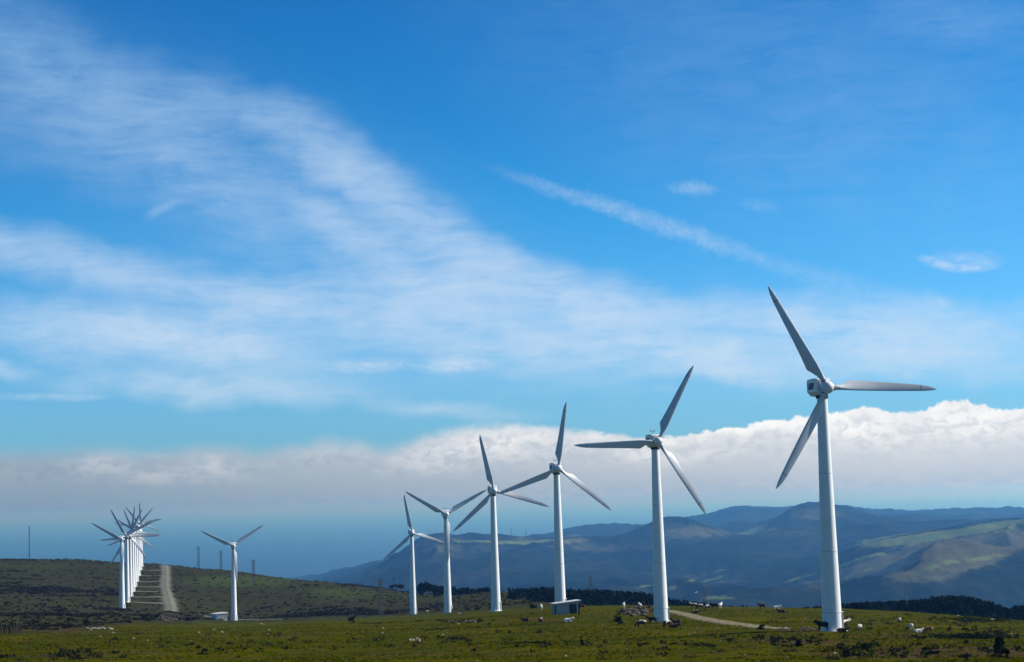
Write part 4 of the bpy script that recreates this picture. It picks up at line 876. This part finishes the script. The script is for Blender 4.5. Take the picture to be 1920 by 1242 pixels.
    mask = n.m('MULTIPLY', n.rng(h, n.rng(lr, 0, 1, -.36, -.04), n.rng(lr, 0, 1, .42, .08), 0, 1, True), n.rng(lr, 0, 1, .94, 1))
    kk = lambda *c: lin(*c)
    gl = n.ramp(n.rng(el, -1, 3), [(0, kk(70, 120, 160)), (.25, kk(122, 151, 176)), (.36, kk(136, 158, 177)), (.48, kk(147, 166, 182)), (.58, kk(154, 170, 185)), (.72, kk(152, 172, 190)), (.9, kk(148, 178, 203))])
    gr_ = n.ramp(n.rng(el, -1, 3), [(0, kk(150, 175, 198)), (.25, kk(168, 188, 207)), (.36, kk(184, 198, 213)), (.5, kk(205, 213, 222)), (.68, kk(222, 227, 233)), (.85, kk(236, 239, 243))])
    body = n.mix(lf, gl, gr_)
    lit = n.m('MULTIPLY', n.rng(h, .05, n.rng(lr, 0, 1, 1.1, 1.0), 1., 0.), n.rng(bil2, .36, .62, .0, 1.)); lit = n.m('MULTIPLY', lit, n.rng(lr, 0, 1, .12, 1.3), clamp=True)
    patches = None
    for q in ((130, 872, 250, 860, 20, .42), (150, 890, 480, 890, 20, .34), (350, 856, 450, 874, 20, .4), (235, 852, 330, 852, 9, .2), (540, 845, 680, 842, 18, .22), (740, 862, 900, 855, 34, .5), (830, 830, 1040, 835, 36, .75), (1100, 855, 1330, 858, 24, .25), (1540, 800, 1700, 815, 34, .55), (1740, 790, 1900, 800, 36, .6), (1330, 806, 1500, 795, 12, .6)):
        s = stroke(*q, vec=n.vm('ADD', ae, n.vm('MULTIPLY', wob, (1.2, .7, 0)))) if patches is None else stroke(*q, vec=pvec)
        if patches is None: pvec = n.vm('ADD', ae, n.vm('MULTIPLY', wob, (1.2, .7, 0)))
        patches = s if patches is None else n.m('ADD', patches, s)
    bil3 = n.noise(n.mapping(ae, scale=(.7, 1.2, 1), loc=(1, 2, 0)), 2.6, 8, .6, .6)
    litf = n.m('ADD', n.m('MULTIPLY', lit, .75), n.m('MULTIPLY', patches, n.rng(bil, .3, .6, .5, 1.15)), clamp=True)
    body = n.mix(litf, body, n.mix(lr, kk(222, 224, 232), (1.0, 1.0, 1.0)))
    body = n.mix(n.m('MULTIPLY', n.rng(bil3, .42, .62, 0, .6, True), n.rng(h, .05, .5)), body, n.mix(lf, kk(140, 158, 182), kk(196, 207, 219)))
    col = n.mix(mask, col, n.vm('SCALE', body, scale=10.))
    n.plug(bg.inputs[0], col)
build_world()
s = Vector((math.sin(rad(SUN_AZ))*math.cos(rad(SUN_EL)), math.cos(rad(SUN_AZ))*math.cos(rad(SUN_EL)), math.sin(rad(SUN_EL))))
L = bpy.data.lights.new('sun', 'SUN'); L.energy = 5; L.angle = rad(.5); L.color = (1, .95, .87); lo = bpy.data.objects.new('sun', L); COL.objects.link(lo); lo.rotation_euler = s.to_track_quat('Z', 'Y').to_euler(); lo.location = (60, 60, 90)

# air
mh = bpy.data.materials.new('haze_air'); mh.use_nodes = True; nt = mh.node_tree; nt.nodes.remove(nt.nodes['Principled BSDF']); pv = nt.nodes.new('ShaderNodeVolumePrincipled')
pv.inputs['Color'].default_value = (.145, .46, 1, 1); pv.inputs['Density'].default_value = 6.8e-5; pv.inputs['Absorption Color'].default_value = (.845, .83, .97, 1); pv.inputs['Anisotropy'].default_value = .5; nt.links.new(pv.outputs[0], nt.nodes['Material Output'].inputs['Volume'])
try: mh.cycles.homogeneous_volume = True
except Exception: pass
hb = MB(); hb.box((0, 0, (60-720)/2), (620000, 620000, 780)); tag(hb.build('haze', mh), kind='stuff')

# ------------------------------------------------------------------ camera and render settings
cd = bpy.data.cameras.new('camera'); cam = bpy.data.objects.new('camera', cd); COL.objects.link(cam); SC.camera = cam
cd.sensor_width = 36; cd.lens = 36*FPX/1920; cd.clip_start = .1; cd.clip_end = 1000000
Mx = Matrix(((_RV[0], _UV[0], -_F[0], 0), (_RV[1], _UV[1], -_F[1], 0), (_RV[2], _UV[2], -_F[2], 0), (0, 0, 0, 1))); cam.matrix_world = Mx
SC.render.engine = 'CYCLES'; SC.cycles.use_denoising = True; SC.cycles.max_bounces = 5; SC.cycles.volume_bounces = 0; SC.cycles.transparent_max_bounces = 8
try: SC.cycles.denoiser = 'OPENIMAGEDENOISE'
except Exception: pass
SC.view_settings.view_transform = 'Standard'; SC.view_settings.look = 'None'; SC.view_settings.gamma = 1; SC.view_settings.exposure = .515
